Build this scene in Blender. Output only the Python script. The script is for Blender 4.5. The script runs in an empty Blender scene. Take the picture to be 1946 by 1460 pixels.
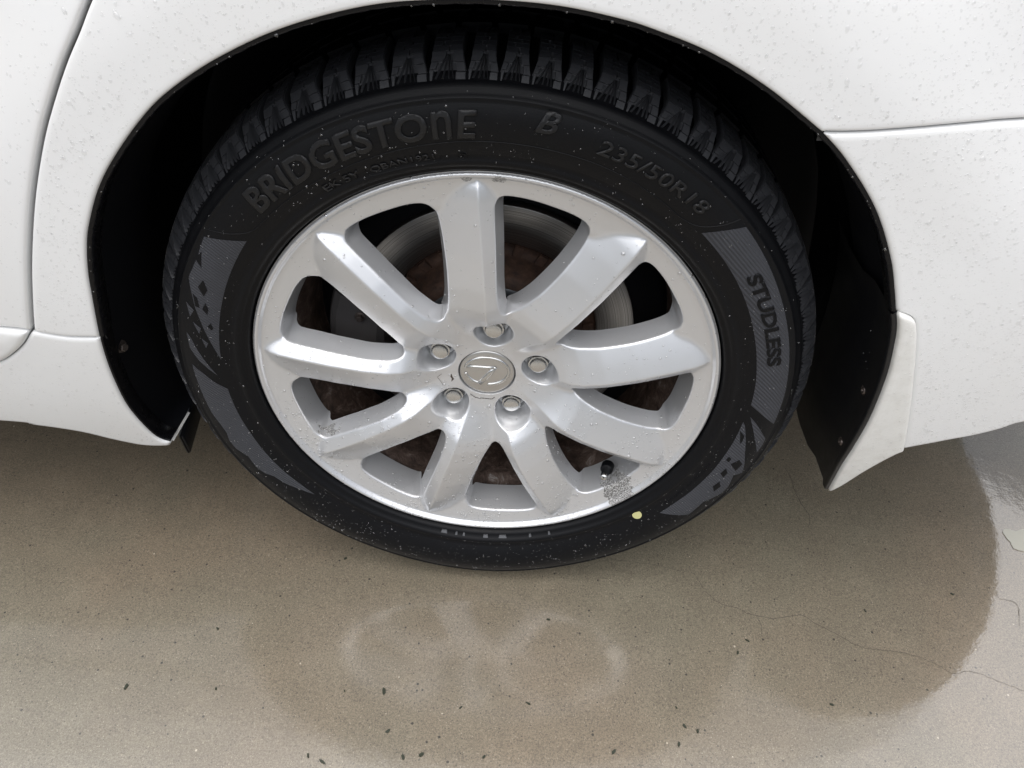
import bpy, bmesh, math, random
import numpy as np
from mathutils import Vector, Matrix
from mathutils.geometry import delaunay_2d_cdt

random.seed(7); RNG = np.random.default_rng(7)
R = math.radians
SC = bpy.context.scene
COL = SC.collection

# ------------------------------------------------------------------ camera, sky, sun, exposure
cam_d = bpy.data.cameras.new('camera'); cam = bpy.data.objects.new('camera', cam_d); COL.objects.link(cam)
cam.location = (0.0400, -0.5820, 0.8647); cam.rotation_euler = (0.8399, -0.0329, 0.0488)
cam_d.sensor_width = 36; cam_d.lens = 36 * 1383.7 / 1946; cam_d.clip_start = 0.02; cam_d.clip_end = 500
SC.camera = cam
SUN_EL, SUN_AZ = R(80), R(200)
world = bpy.data.worlds.new('World'); SC.world = world; world.use_nodes = True
wn = world.node_tree; wn.nodes.clear()
sky = wn.nodes.new('ShaderNodeTexSky'); sky.sky_type = 'NISHITA'; sky.sun_disc = False
sky.sun_elevation = SUN_EL; sky.sun_rotation = SUN_AZ; sky.air_density = 1.0; sky.dust_density = 4.0; sky.ozone_density = 1.0
hs = wn.nodes.new('ShaderNodeHueSaturation'); hs.inputs['Saturation'].default_value = 0.5
bg = wn.nodes.new('ShaderNodeBackground'); bg.inputs['Strength'].default_value = 0.06
wo = wn.nodes.new('ShaderNodeOutputWorld')
wn.links.new(sky.outputs[0], hs.inputs['Color']); wn.links.new(hs.outputs[0], bg.inputs[0]); wn.links.new(bg.outputs[0], wo.inputs[0])
sl = bpy.data.lights.new('sun', 'SUN'); sl.energy = 1.5; sl.angle = R(115); sl.color = (1.0, 0.99, 0.975)
sun = bpy.data.objects.new('sun', sl); COL.objects.link(sun)
# sun_rotation is measured clockwise from +Y
sdir = Vector((math.sin(SUN_AZ) * math.cos(SUN_EL), math.cos(SUN_AZ) * math.cos(SUN_EL), math.sin(SUN_EL)))
sun.rotation_euler = sdir.to_track_quat('Z', 'Y').to_euler(); sun.location = (0, 0, 6)
SC.view_settings.view_transform = 'Standard'; SC.view_settings.look = 'None'
SC.view_settings.gamma = 1.0; SC.view_settings.use_curve_mapping = False
SC.view_settings.exposure = 1.42
SC.cycles.use_denoising = True
SC.cycles.max_bounces = 12; SC.cycles.transmission_bounces = 8

# ------------------------------------------------------------------ materials
def mat(name, base=(.5, .5, .5), rough=.5, metal=0., coat=0., coat_rough=.03, coat_ior=1.5, spec=.5, trans=0., ior=1.5, emit=None):
    m = bpy.data.materials.new(name); m.use_nodes = True
    b = m.node_tree.nodes['Principled BSDF']
    b.inputs['Base Color'].default_value = (*base, 1); b.inputs['Roughness'].default_value = rough
    b.inputs['Metallic'].default_value = metal; b.inputs['Coat Weight'].default_value = coat
    b.inputs['Coat Roughness'].default_value = coat_rough; b.inputs['Coat IOR'].default_value = coat_ior
    b.inputs['Specular IOR Level'].default_value = spec; b.inputs['Transmission Weight'].default_value = trans
    b.inputs['IOR'].default_value = ior
    return m
class NT:
    def __init__(s, m): s.t = m.node_tree; s.b = s.t.nodes['Principled BSDF']
    def n(s, typ, **kw):
        x = s.t.nodes.new('ShaderNode' + typ)
        for k, v in kw.items():
            if hasattr(x, k): setattr(x, k, v)
            else: x.inputs[k].default_value = v
        return x
    def l(s, a, b): s.t.links.new(a, b)
    def coord(s): return s.n('TexCoord').outputs['Object']
    def math(s, op, a, b=None, c=None):
        x = s.n('Math', operation=op)
        for i, v in enumerate((a, b, c)):
            if v is None: continue
            if isinstance(v, (int, float)): x.inputs[i].default_value = v
            else: s.l(v, x.inputs[i])
        return x.outputs[0]
    def noise(s, co, scale, detail=4, rough=.55, dist=0.):
        x = s.n('TexNoise'); x.inputs['Scale'].default_value = scale; x.inputs['Detail'].default_value = detail
        x.inputs['Roughness'].default_value = rough; x.inputs['Distortion'].default_value = dist; s.l(co, x.inputs['Vector']); return x.outputs['Fac']
    def ramp(s, fac, stops):
        x = s.n('ValToRGB'); e = x.color_ramp.elements
        while len(e) < len(stops): e.new(.5)
        for i, (p, c) in enumerate(stops):
            e[i].position = p; e[i].color = (*c, 1) if isinstance(c, tuple) else (c, c, c, 1)
        s.l(fac, x.inputs[0]); return x.outputs[0]
    def mix(s, fac, a, b, blend='MIX'):
        x = s.n('MixRGB', blend_type=blend)
        for i, v in zip((0, 1, 2), (fac, a, b)):
            if isinstance(v, (int, float)): x.inputs[i].default_value = v
            elif isinstance(v, tuple): x.inputs[i].default_value = (*v, 1)
            else: s.l(v, x.inputs[i])
        return x.outputs[0]
    def bump(s, h, strength=.3, dist=.001, nrm=None):
        x = s.n('Bump'); x.inputs['Strength'].default_value = strength; x.inputs['Distance'].default_value = dist
        s.l(h, x.inputs['Height'])
        if nrm: s.l(nrm, x.inputs['Normal'])
        return x.outputs[0]

M = {}
# white car paint, a little road film
m = M['paint'] = mat('white_paint', (.80, .805, .80), .42, coat=1., coat_rough=.04, spec=.4); t = NT(m); co = t.coord()
f = t.noise(co, 9, 5); t.l(t.mix(t.ramp(f, [(.35, 0.), (.75, .35)]), (.81, .815, .815), (.76, .755, .735)), t.b.inputs['Base Color'])
fine = t.noise(co, 420, 2); t.l(t.bump(fine, .035, .0006), t.b.inputs['Coat Normal'])
m = M['paint_old'] = mat('weathered_white_plastic', (.76, .75, .71), .55, coat=.5, coat_rough=.2); t = NT(m); co = t.coord()
f = t.noise(co, 60, 6, .7); t.l(t.mix(t.ramp(f, [(.45, 0.), (.8, .6)]), (.77, .765, .735), (.60, .585, .54)), t.b.inputs['Base Color'])
# silver wheel paint with pitted patches
def silver(name, base, rough, dirt=(.30, .29, .27)):
    m = mat(name, base, rough, metal=.62, coat=.45, coat_rough=.16); t = NT(m); co = t.coord()
    f = t.noise(co, 35, 6, .65)
    c = t.mix(t.ramp(f, [(.50, 0.), (.85, .16)]), base, (base[0] * .80, base[1] * .79, base[2] * .76))
    pits = None
    n1 = t.noise(co, 620, 4, .8); nw = t.noise(co, 75, 4, .6)
    for cx, cy, cz, rad, amt in PIT:
        v = t.n('VectorMath', operation='DISTANCE'); v.inputs[1].default_value = (cx, cy, cz); t.l(co, v.inputs[0])
        d = t.math('ADD', t.math('DIVIDE', v.outputs['Value'], rad), t.math('MULTIPLY', t.math('SUBTRACT', nw, .5), 2.6))
        mk = t.math('MULTIPLY', t.math('LESS_THAN', d, 1.), amt)
        pits = mk if pits is None else t.math('MAXIMUM', pits, mk)
    pm = t.math('MULTIPLY', pits, t.ramp(n1, [(.40, 0.), (.52, 1.)]))
    c2 = t.mix(pits, c, t.ramp(n1, [(.36, (.10, .098, .095)), (.50, (.30, .295, .29)), (.60, (.80, .80, .79))])); t.l(c2, t.b.inputs['Base Color'])
    t.l(t.math('ADD', t.math('MULTIPLY', f, .05), t.math('ADD', t.math('MULTIPLY', pm, .4), rough - .025)), t.b.inputs['Roughness'])
    t.l(t.math('MULTIPLY', t.math('SUBTRACT', 1., pits), .45), t.b.inputs['Coat Weight'])
    h = t.math('ADD', t.math('MULTIPLY', t.noise(co, 1400, 2), .006), t.math('MULTIPLY', t.math('MULTIPLY', n1, pits), -3.))
    t.l(t.bump(h, .5, .0006), t.b.inputs['Normal'])
    return m
PIT = [(.166, .009, -.166, .0205, 1.), (.172, .009, -.150, .010, 1.), (-.187, .016, -.085, .013, 1.), (-.183, .012, -.093, .006, 1.), (-.125, .025, -.169, .0055, 1.), (.010, .004, .2416, .006, .8), (-.02, .004, .241, .005, .8)]
M['silver'] = silver('silver_wheel_paint', (.65, .655, .665), .31)
M['cap'] = mat('satin_cap_metal', (.55, .54, .52), .30, metal=.9, coat=.3)
M['chrome'] = mat('wheel_nut_chrome', (.62, .62, .61), .22, metal=1.)
m = M['barrel'] = mat('dirty_wheel_barrel', (.05, .035, .028), .5, metal=.2); t = NT(m); co = t.coord()
f = t.noise(co, 60, 7, .75, .6); t.l(t.ramp(f, [(.34, (.022, .014, .011)), (.52, (.085, .055, .042)), (.62, (.15, .11, .09)), (.72, (.42, .40, .38))]), t.b.inputs['Base Color'])
t.l(t.bump(f, .6, .003), t.b.inputs['Normal'])
# rubber
def rubber(name, base, rough, wave=0., spec=.22, rings=False):
    m = mat(name, base, rough, spec=spec); t = NT(m); co = t.coord()
    f = t.noise(co, 55, 5, .6); t.l(t.mix(f, base, tuple(c * 1.35 for c in base)), t.b.inputs['Base Color'])
    t.l(t.math('ADD', t.math('MULTIPLY', f, .18), rough - .09), t.b.inputs['Roughness'])
    h = t.noise(co, 900, 3)
    if rings:
        sx = t.n('SeparateXYZ'); t.l(co, sx.inputs[0]); cx = t.n('CombineXYZ')
        t.l(t.math('SQRT', t.math('ADD', t.math('MULTIPLY', sx.outputs[0], sx.outputs[0]), t.math('MULTIPLY', sx.outputs[2], sx.outputs[2]))), cx.inputs[0])
        h = t.math('ADD', h, t.math('MULTIPLY', t.noise(cx.outputs[0], 420, 3), 1.2))
    if wave:
        w = t.n('TexWave', bands_direction='DIAGONAL'); w.inputs['Scale'].default_value = wave; w.inputs['Distortion'].default_value = .4; t.l(co, w.inputs['Vector'])
        h = t.math('ADD', t.math('MULTIPLY', h, .2), w.outputs['Fac'])
    t.l(t.bump(h, .8 if wave else .25, .0005 if wave else .0004), t.b.inputs['Normal']); return m
M['rubber'] = rubber('tyre_rubber', (.0030, .0032, .0040), .46, 0., .18, True)
M['letter'] = rubber('moulded_letter_rubber', (.0058, .0059, .0066), .42, 0., .36)
M['tread'] = rubber('tread_rubber', (.029, .030, .0335), .33, 0., 1.)
M['hatch'] = rubber('finely_ribbed_rubber', (.040, .0415, .047), .60, 150.)  # sky light scattered by the ribs is put into the paler base colour
M['black'] = mat('black_plastic', (.0030, .0034, .0050), .6, spec=.2)
M['trim'] = rubber('black_edge_trim', (.004, .004, .005), .28)
M['flap'] = rubber('black_flap_plastic', (.006, .0062, .0075), .32, 0., .45)
M['gap'] = mat('gap_backing', (.03, .03, .03), .7)
# brake
m = M['disc'] = mat('scored_brake_disc', (.30, .29, .28), .30, metal=.95); t = NT(m); co = t.coord()
sx = t.n('SeparateXYZ'); t.l(co, sx.inputs[0])
rr = t.math('SQRT', t.math('ADD', t.math('MULTIPLY', sx.outputs[0], sx.outputs[0]), t.math('MULTIPLY', sx.outputs[2], sx.outputs[2])))
cx = t.n('CombineXYZ'); t.l(rr, cx.inputs[0])
g = t.noise(cx.outputs[0], 900, 4, .8); g2 = t.noise(cx.outputs[0], 160, 3)
t.l(t.ramp(g, [(.32, (.05, .047, .044)), (.50, (.32, .31, .30)), (.68, (.62, .61, .60))]), t.b.inputs['Base Color'])
t.l(t.bump(t.math('ADD', g, g2), .25, .0012), t.b.inputs['Normal'])
t.b.inputs['Anisotropic'].default_value = .85; tgn = t.n('Tangent', direction_type='RADIAL', axis='Y'); t.l(tgn.outputs[0], t.b.inputs['Tangent'])
m = M['rust'] = mat('rusty_iron', (.05, .028, .02), .75, metal=.1); t = NT(m); co = t.coord()
f = t.noise(co, 90, 6, .7); t.l(t.ramp(f, [(.3, (.02, .012, .010)), (.55, (.065, .034, .022)), (.8, (.12, .07, .05))]), t.b.inputs['Base Color']); t.l(t.bump(f, .5, .002), t.b.inputs['Normal'])
M['caliper'] = rubber('grey_cast_iron', (.045, .042, .042), .5)
M['hubgrey'] = mat('greyed_hub_metal', (.10, .11, .12), .45, metal=.5)
M['screw'] = mat('dull_screw', (.12, .10, .09), .4, metal=.8)
def water(name, refr, base_gloss, gain):
    m = bpy.data.materials.new(name); m.use_nodes = True; n = m.node_tree.nodes; n.clear(); L = m.node_tree.links
    tr = n.new('ShaderNodeBsdfTransparent'); rf = n.new('ShaderNodeBsdfRefraction'); rf.inputs['IOR'].default_value = 1.25; rf.inputs['Roughness'].default_value = 0.
    gl = n.new('ShaderNodeBsdfGlossy'); gl.inputs['Roughness'].default_value = .03
    lw = n.new('ShaderNodeLayerWeight'); lw.inputs['Blend'].default_value = .5; fr = n.new('ShaderNodeMath'); fr.operation = 'POWER'; fr.inputs[1].default_value = 4.; L.new(lw.outputs['Facing'], fr.inputs[0])
    ma = n.new('ShaderNodeMath'); ma.operation = 'MULTIPLY_ADD'; ma.use_clamp = True; ma.inputs[1].default_value = gain; ma.inputs[2].default_value = base_gloss
    m1 = n.new('ShaderNodeMixShader'); m1.inputs[0].default_value = refr; m2 = n.new('ShaderNodeMixShader'); o = n.new('ShaderNodeOutputMaterial')
    L.new(tr.outputs[0], m1.inputs[1]); L.new(rf.outputs[0], m1.inputs[2]); L.new(fr.outputs[0], ma.inputs[0])
    L.new(ma.outputs[0], m2.inputs[0]); L.new(m1.outputs[0], m2.inputs[1]); L.new(gl.outputs[0], m2.inputs[2]); L.new(m2.outputs[0], o.inputs[0]); return m
M['water'] = water('rain_on_paint', .0, .12, .05)
M['water_metal'] = water('rain_on_metal', .30, .34, 1.0)
M['water_dark'] = water('rain_on_rubber', .20, .15, .6)
m = M['glass'] = mat('tinted_window_glass', (.01, .012, .012), .02, spec=.6, coat=1.)
M['yellow'] = mat('pale_yellow_paint', (.52, .50, .24), .6)
M['leaf'] = rubber('dark_leaf_scrap', (.028, .032, .022), .5)
M['grit'] = mat('pale_grit', (.55, .50, .42), .6)
M['scuff'] = mat('pale_scuff', (.235, .215, .17), .6, coat=1., coat_rough=.1, coat_ior=1.6)
M['patch'] = mat('cream_paint_patch', (.33, .315, .25), .6, coat=1., coat_rough=.1, coat_ior=1.6)
M['crack'] = mat('concrete_crack', (.06, .052, .04), .8)
# wet concrete
m = M['concrete'] = mat('wet_concrete', (.2, .16, .12), .55, coat=1., coat_ior=1.62, coat_rough=.08); t = NT(m); co = t.coord()
big = t.noise(co, 2.2, 4, .5, .6); mid = t.noise(co, 16, 6, .62); fin = t.noise(co, 430, 4, .75); gr = t.noise(co, 1100, 2, .6)
c = t.mix(t.ramp(big, [(.40, 0.), (.60, 1.)]), (.182, .168, .126), (.205, .168, .122))
c = t.mix(t.ramp(mid, [(.30, .55), (.62, 0.)]), c, (.138, .120, .088))
c = t.mix(t.ramp(mid, [(.58, 0.), (.80, .45)]), c, (.255, .230, .178))
c = t.mix(t.ramp(fin, [(.30, .85), (.52, 0.)]), c, (.070, .058, .045))
c = t.mix(t.ramp(fin, [(.54, 0.), (.78, .60)]), c, (.36, .325, .26))
c = t.mix(t.ramp(gr, [(.34, .7), (.50, 0.)]), c, (.085, .070, .054))
c = t.mix(t.ramp(gr, [(.54, 0.), (.70, .45)]), c, (.34, .30, .24))
def specks(scale, sel, rad, col, amt, base):
    v = t.n('TexVoronoi', feature='F1'); v.inputs['Scale'].default_value = scale; t.l(co, v.inputs['Vector'])
    w = t.n('SeparateColor'); t.l(v.outputs['Color'], w.inputs[0])
    k = t.math('MULTIPLY', t.math('GREATER_THAN', w.outputs[0], sel), t.math('LESS_THAN', v.outputs['Distance'], t.math('MULTIPLY', w.outputs[1], rad)))
    return t.mix(t.math('MULTIPLY', k, amt), base, col)
c = specks(300, .54, .32, (.060, .052, .040), .7, c)
c = specks(150, .87, .25, (.024, .022, .019), .9, c)
c = specks(380, .66, .30, (.38, .345, .28), .55, c)
c = specks(120, .972, .16, (.55, .50, .42), .7, c)
c = t.mix(1., c, (.93, .90, .845), 'MULTIPLY')      # soaked concrete is darker than dry
t.l(c, t.b.inputs['Base Color'])
wetn = t.noise(co, 6, 5, .6)
gx_ = t.n('SeparateXYZ'); t.l(co, gx_.inputs[0])
pud = t.math('ADD', t.math('MULTIPLY', gx_.outputs[0], 3.2), t.math('SUBTRACT', t.math('MULTIPLY', wetn, 1.2), 1.55))      # water stands deeper towards the right
t.l(t.ramp(pud, [(0., .115), (.75, .03)]), t.b.inputs['Coat Roughness'])
t.l(t.math('ADD', t.math('MULTIPLY', t.math('MINIMUM', t.math('MAXIMUM', pud, 0.), 1.), .30), 1.60), t.b.inputs['Coat IOR'])
t.l(t.bump(t.math('ADD', t.math('MULTIPLY', fin, .6), t.math('MULTIPLY', mid, .5)), .45, .0012), t.b.inputs['Normal'])
t.l(t.bump(t.math('ADD', t.math('MULTIPLY', t.noise(co, 300, 3, .6), .22), t.math('MULTIPLY', t.noise(co, 17, 5, .6), 2.4)), .10, .0014), t.b.inputs['Coat Normal'])

# ------------------------------------------------------------------ object helpers
def link(o, parent=None):
    COL.objects.link(o)
    if parent is not None: o.parent = parent
    return o
def mesh_obj(name, verts, faces, material, parent=None, smooth=True, loc=None, normals=None, kind=None):
    me = bpy.data.meshes.new(name)
    me.from_pydata([tuple(map(float, v)) for v in verts], [], [tuple(map(int, f)) for f in faces]); me.update()
    if material: me.materials.append(M[material] if isinstance(material, str) else material)
    if smooth: me.polygons.foreach_set('use_smooth', [True] * len(me.polygons))
    if normals is not None: me.normals_split_custom_set_from_vertices([tuple(map(float, n)) for n in normals])
    o = bpy.data.objects.new(name, me); link(o, parent)
    if loc: o.location = loc
    if kind: o['kind'] = kind
    return o
def bm_obj(name, bm, material, parent=None, smooth=True, loc=None):
    me = bpy.data.meshes.new(name); bm.to_mesh(me); bm.free()
    me.materials.append(M[material])
    if smooth: me.polygons.foreach_set('use_smooth', [True] * len(me.polygons))
    o = bpy.data.objects.new(name, me); link(o, parent)
    if loc: o.location = loc
    return o
def revolve(profile, seg=256, closed=False):
    """profile list of (y, r) -> verts/faces around the Y axis, clockwise from up seen from -Y"""
    P = np.array(profile); n = len(P); a = np.linspace(0, 2 * np.pi, seg, endpoint=False)
    V = np.stack([np.outer(np.sin(a), P[:, 1]), np.tile(P[:, 0], (seg, 1)), np.outer(np.cos(a), P[:, 1])], 2).reshape(-1, 3)
    F = []
    for i in range(seg):
        j = (i + 1) % seg
        for k in range(n - 1 if not closed else n):
            k2 = (k + 1) % n
            F.append((i * n + k, j * n + k, j * n + k2, i * n + k2))
    return V, F
def catmull(pts, closed=False, step=.004):
    P = np.array(pts, float); n = len(P); out = []
    rng = range(n if closed else n - 1)
    for i in rng:
        if closed: p0, p1, p2, p3 = P[i - 1], P[i], P[(i + 1) % n], P[(i + 2) % n]
        else: p0, p1, p2, p3 = P[max(i - 1, 0)], P[i], P[i + 1], P[min(i + 2, n - 1)]
        k = max(1, int(np.ceil(np.linalg.norm(p2 - p1) / step)))
        for s in np.arange(k) / k:
            out.append(.5 * ((2 * p1) + (-p0 + p2) * s + (2 * p0 - 5 * p1 + 4 * p2 - p3) * s * s + (-p0 + 3 * p1 - 3 * p2 + p3) * s ** 3))
    if not closed: out.append(P[-1])
    return np.array(out)
def inside(P, poly):
    x, y = P[:, 0], P[:, 1]; c = np.zeros(len(P), bool); q = np.asarray(poly); n = len(q); j = n - 1
    for i in range(n):
        xi, yi = q[i]; xj, yj = q[j]
        if yi != yj: c ^= ((yi > y) != (yj > y)) & (x < (xj - xi) * (y - yi) / (yj - yi) + xi)
        j = i
    return c
def dist(P, poly, closed=True):
    q = np.asarray(poly); best = np.full(len(P), 1e9); n = len(q)
    for i in range(n if closed else n - 1):
        a = q[i]; b = q[(i + 1) % n]; ab = b - a; L = ab @ ab
        if L < 1e-14: continue
        tt = np.clip(((P - a) @ ab) / L, 0, 1); d = P - a - tt[:, None] * ab
        best = np.minimum(best, np.einsum('ij,ij->i', d, d))
    return np.sqrt(best)
def offset_closed(poly, d):
    q = np.asarray(poly); tg = np.roll(q, -1, 0) - np.roll(q, 1, 0); tg /= np.linalg.norm(tg, axis=1)[:, None] + 1e-12
    nrm = np.stack([-tg[:, 1], tg[:, 0]], 1)
    A = .5 * np.sum(q[:, 0] * np.roll(q[:, 1], -1) - np.roll(q[:, 0], -1) * q[:, 1])
    return q + nrm * (d if A > 0 else -d)          # positive d goes inwards
def hexgrid(x0, x1, y0, y1, s):
    out = []; r = 0; y = y0
    while y < y1:
        xs = np.arange(x0 + (s / 2 if r % 2 else 0), x1, s); out.append(np.stack([xs, np.full(len(xs), y)], 1)); y += s * .866; r += 1
    return np.concatenate(out)
def cdt(points, loops, keep, extra_edges=()):
    """loops: list of index ranges (closed) in points; keep(centroids)->bool"""
    E = list(extra_edges)
    for a, b in loops: E += [(i, i + 1) for i in range(a, b - 1)] + [(b - 1, a)]
    res = delaunay_2d_cdt([Vector((float(p[0]), float(p[1]))) for p in points], E, [], 0, 1e-7)
    V = np.array([(v.x, v.y) for v in res[0]]); T = np.array([f for f in res[2] if len(f) == 3])
    global CDT_MAP
    CDT_MAP = {o: i for i, og in enumerate(res[3]) for o in og}
    return V, T[keep(V[T].mean(1))]

# ------------------------------------------------------------------ ground (falls slightly towards the viewer, a drained slab)
TILT = math.tan(R(2.2))
def gz(y): return (y - .10) * TILT
gv = [(x, y, gz(y)) for y in (-40, 40) for x in (-40, 40)]
ground = mesh_obj('ground', gv, [(0, 1, 3, 2)], 'concrete', smooth=False); ground['kind'] = 'structure'; ground['label'] = 'wet brown concrete slab with dark and pale specks and cracks'
def ribbon(name, pts, w0, w1, material, parent, jit=.0, h=.0006):
    P = catmull(pts, step=.004); n = len(P)
    P = P + RNG.normal(0, jit, P.shape) * (np.arange(n)[:, None] % 3 > 0)
    tg = np.gradient(P, axis=0); tg /= np.linalg.norm(tg, axis=1)[:, None]; nn = np.stack([-tg[:, 1], tg[:, 0]], 1)
    w = np.interp(np.arange(n), [0, n * .5, n - 1], [w0, w1, w0 * .6]) * RNG.uniform(.5, 1.2, n)
    A = P + nn * w[:, None] / 2; B = P - nn * w[:, None] / 2
    V = [(a[0], a[1], gz(a[1]) + h) for a in A] + [(b[0], b[1], gz(b[1]) + h) for b in B]
    return mesh_obj(name, V, [(i, n + i, n + i + 1, i + 1) for i in range(n - 1)], material, parent)
ribbon('crack', [(0.16, .030), (.186, .026), (.208, .025), (0.242, 0.022), (0.27, 0.016), (0.294, 0.011), (0.307, -0.016), (0.327, -0.033), (0.345, -0.037), (0.365, -0.046), (0.394, -0.049), (0.431, -0.042), (0.447, -0.053), (0.473, -0.067), (0.495, -0.081), (0.533, -0.085), (0.558, -0.088), (0.588, -0.098), (0.606, -0.111), (0.631, -0.106), (0.653, -0.114), (0.679, -0.124), (0.72, -0.14)], .0004, .0008, 'crack', ground, .0007)
ribbon('crack', [(.466, .215), (0.47, 0.192), (0.471, 0.168), (0.475, 0.146), (0.482, 0.124), (0.475, 0.101)], .0005, .001, 'crack', ground, .0006)
ribbon('crack', [(0.37, -0.048), (0.374, -0.062), (0.37, -0.077)], .0004, .0007, 'crack', ground, .0005)
ribbon('crack', [(0.714, 0.011), (0.713, 0.002), (0.734, -0.006), (0.722, -0.039)], .0004, .0007, 'crack', ground, .0005)

pq = catmull([(.766, .112), (.774, .121), (.787, .118), (.80, .122), (.82, .115), (.822, .092), (.797, .092), (.785, .082), (.771, .086), (.770, .098)], True, .003); pq = pq + RNG.normal(0, .0004, pq.shape)
mesh_obj('paint_patch', [(x, y, gz(y) + .0008) for x, y in pq], [tuple(range(len(pq) - 1, -1, -1))], 'patch', ground, smooth=False)
# ------------------------------------------------------------------ the car
car = bpy.data.objects.new('parked_car', None); link(car)
car['label'] = 'white saloon car, rear wheel and arch beaded with rain'; car['category'] = 'car'
HUB = (0., 0., .335)

# body side: height profile of the bodywork, y grows into the car
KZ = np.array([.12, .16, .20, .26, .34, .44, .55, .65, .75, .88]); KY = np.array([.040, .022, .008, -.011, -.029, -.043, -.051, -.055, -.056, -.050])
def nat_spline(xk, yk):
    n = len(xk); h = np.diff(xk); A = np.eye(n); b = np.zeros(n)
    for i in range(1, n - 1):
        A[i, i - 1] = h[i - 1]; A[i, i] = 2 * (h[i - 1] + h[i]); A[i, i + 1] = h[i]
        b[i] = 6 * ((yk[i + 1] - yk[i]) / h[i] - (yk[i] - yk[i - 1]) / h[i - 1])
    Mm = np.linalg.solve(A, b)
    def f(x):
        x = np.asarray(x, float); i = np.clip(np.searchsorted(xk, x) - 1, 0, n - 2); t0 = xk[i + 1] - x; t1 = x - xk[i]; H = h[i]
        return Mm[i] * t0 ** 3 / 6 / H + Mm[i + 1] * t1 ** 3 / 6 / H + (yk[i] / H - Mm[i] * H / 6) * t0 + (yk[i + 1] / H - Mm[i + 1] * H / 6) * t1
    return f
body_prof = nat_spline(KZ, KY)
def sstep(a, b, x): q = np.clip((np.asarray(x, float) - a) / (b - a), 0, 1); return q * q * (3 - 2 * q)
def yb(x, z):
    x = np.asarray(x, float); z = np.asarray(z, float)
    y = body_prof(np.clip(z, .12, .88)) + np.clip(z - .88, 0, 2) * .50
    d = np.hypot(x - .005, z - .335) - .40
    y = y + .018 * sstep(.035, .17, d) * sstep(.52, .70, z)
    xe = np.clip((x - .58) / .50, 0, .985)          # the tail rounds off in plan
    return y + .60 * (1 - np.sqrt(1 - xe ** 2))
def yb_normal(x, z):
    e = 1e-3; gx = (yb(x + e, z) - yb(x - e, z)) / (2 * e); gzz = (yb(x, z + e) - yb(x, z - e)) / (2 * e)
    n = np.stack([gx, -np.ones_like(gx), gzz], -1); return n / np.linalg.norm(n, axis=-1)[..., None]
def panel(name, loop, material, spacing=.012, r0=.003, lip=.014, push=0., parent=car):
    loop = np.asarray(loop)
    keep = [0]
    for i in range(1, len(loop)):
        if np.linalg.norm(loop[i] - loop[keep[-1]]) > .0012: keep.append(i)
    if np.linalg.norm(loop[keep[-1]] - loop[0]) < .0012: keep.pop()
    loop = loop[keep]; n = len(loop); pts = [loop]
    for d in (.0006, .0015, .003, .006):
        q = offset_closed(loop, d); ok = inside(q, loop) & (dist(q, loop) > d * .8); pts.append(q[ok])
    g = hexgrid(loop[:, 0].min(), loop[:, 0].max(), loop[:, 1].min(), loop[:, 1].max(), spacing)
    g = g[inside(g, loop)]; g = g[dist(g, loop) > .009]; pts.append(g)
    V, T = cdt(np.concatenate(pts), [(0, n)], lambda c: inside(c, loop))
    d = dist(V, loop); d[:n] = 0
    fil = np.where(d < r0, r0 - np.sqrt(np.maximum(r0 ** 2 - (r0 - np.minimum(d, r0)) ** 2, 0)), 0)
    Y = yb(V[:, 0], V[:, 1]) + fil + push
    W = [tuple((v[0], y, v[1])) for v, y in zip(V, Y)]
    # hem folded back into the car
    base = len(W)
    for k in range(n): W.append((V[k, 0], Y[k] + lip, V[k, 1]))
    A = .5 * np.sum(loop[:, 0] * np.roll(loop[:, 1], -1) - np.roll(loop[:, 0], -1) * loop[:, 1])
    F = []
    for tri in T:
        a, b, c = V[tri]; ccw = (b[0] - a[0]) * (c[1] - a[1]) - (b[1] - a[1]) * (c[0] - a[0]) > 0
        F.append(tuple(tri) if ccw else tuple(tri[::-1]))
    for k in range(n):
        k2 = (k + 1) % n; q = (k, base + k, base + k2, k2); F.append(q if A > 0 else q[::-1])
    o = mesh_obj(name, W, F, material, parent)
    o['loop'] = 0; del o['loop']
    return o, loop

ARCH = [(-0.3811, 0.2117), (-0.3891, 0.2171), (-0.3944, 0.2309), (-0.3967, 0.2667), (-0.3965, 0.2978), (-0.392, 0.3359), (-0.3866, 0.3699), (-0.3784, 0.4079), (-0.365, 0.4591), (-0.3572, 0.4883), (-0.3466, 0.5184), (-0.3363, 0.5403), (-0.3155, 0.5749), (-0.2903, 0.6059), (-0.2568, 0.6398), (-0.2291, 0.6615), (-0.1882, 0.6857), (-0.137, 0.7081), (-0.0773, 0.7245), (-0.0235, 0.7307), (0.0142, 0.7316), (0.0519, 0.7298), (0.0901, 0.7242), (0.1157, 0.7182), (0.1566, 0.7051), (0.2015, 0.6835), (0.2473, 0.6549)]
ARCH_R = [(0.2473, 0.6549), (0.2703, 0.6359), (0.2995, 0.6061), (0.3196, 0.5804), (0.3403, 0.5471), (0.3533, 0.521), (0.3656, 0.4942)]
FLAP_IN = [(0.3656, 0.4942), (0.3735, 0.4757), (0.381, 0.4493), (0.3878, 0.4209), (0.3942, 0.3839), (0.3997, 0.3449), (0.4039, 0.297), (0.4082, 0.253), (0.4197, 0.1899)]
FLAP_OUT = [(0.3665, 0.4964), (0.3797, 0.4912), (0.3865, 0.4829), (0.3966, 0.4596), (0.4193, 0.3998), (0.4424, 0.3368), (0.4556, 0.2997)]
FLAP_BOT = [(0.4556, 0.2997), (0.4506, 0.2934), (0.4417, 0.2737), (0.4335, 0.247), (0.4264, 0.2102), (0.4197, 0.1899)]
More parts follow.
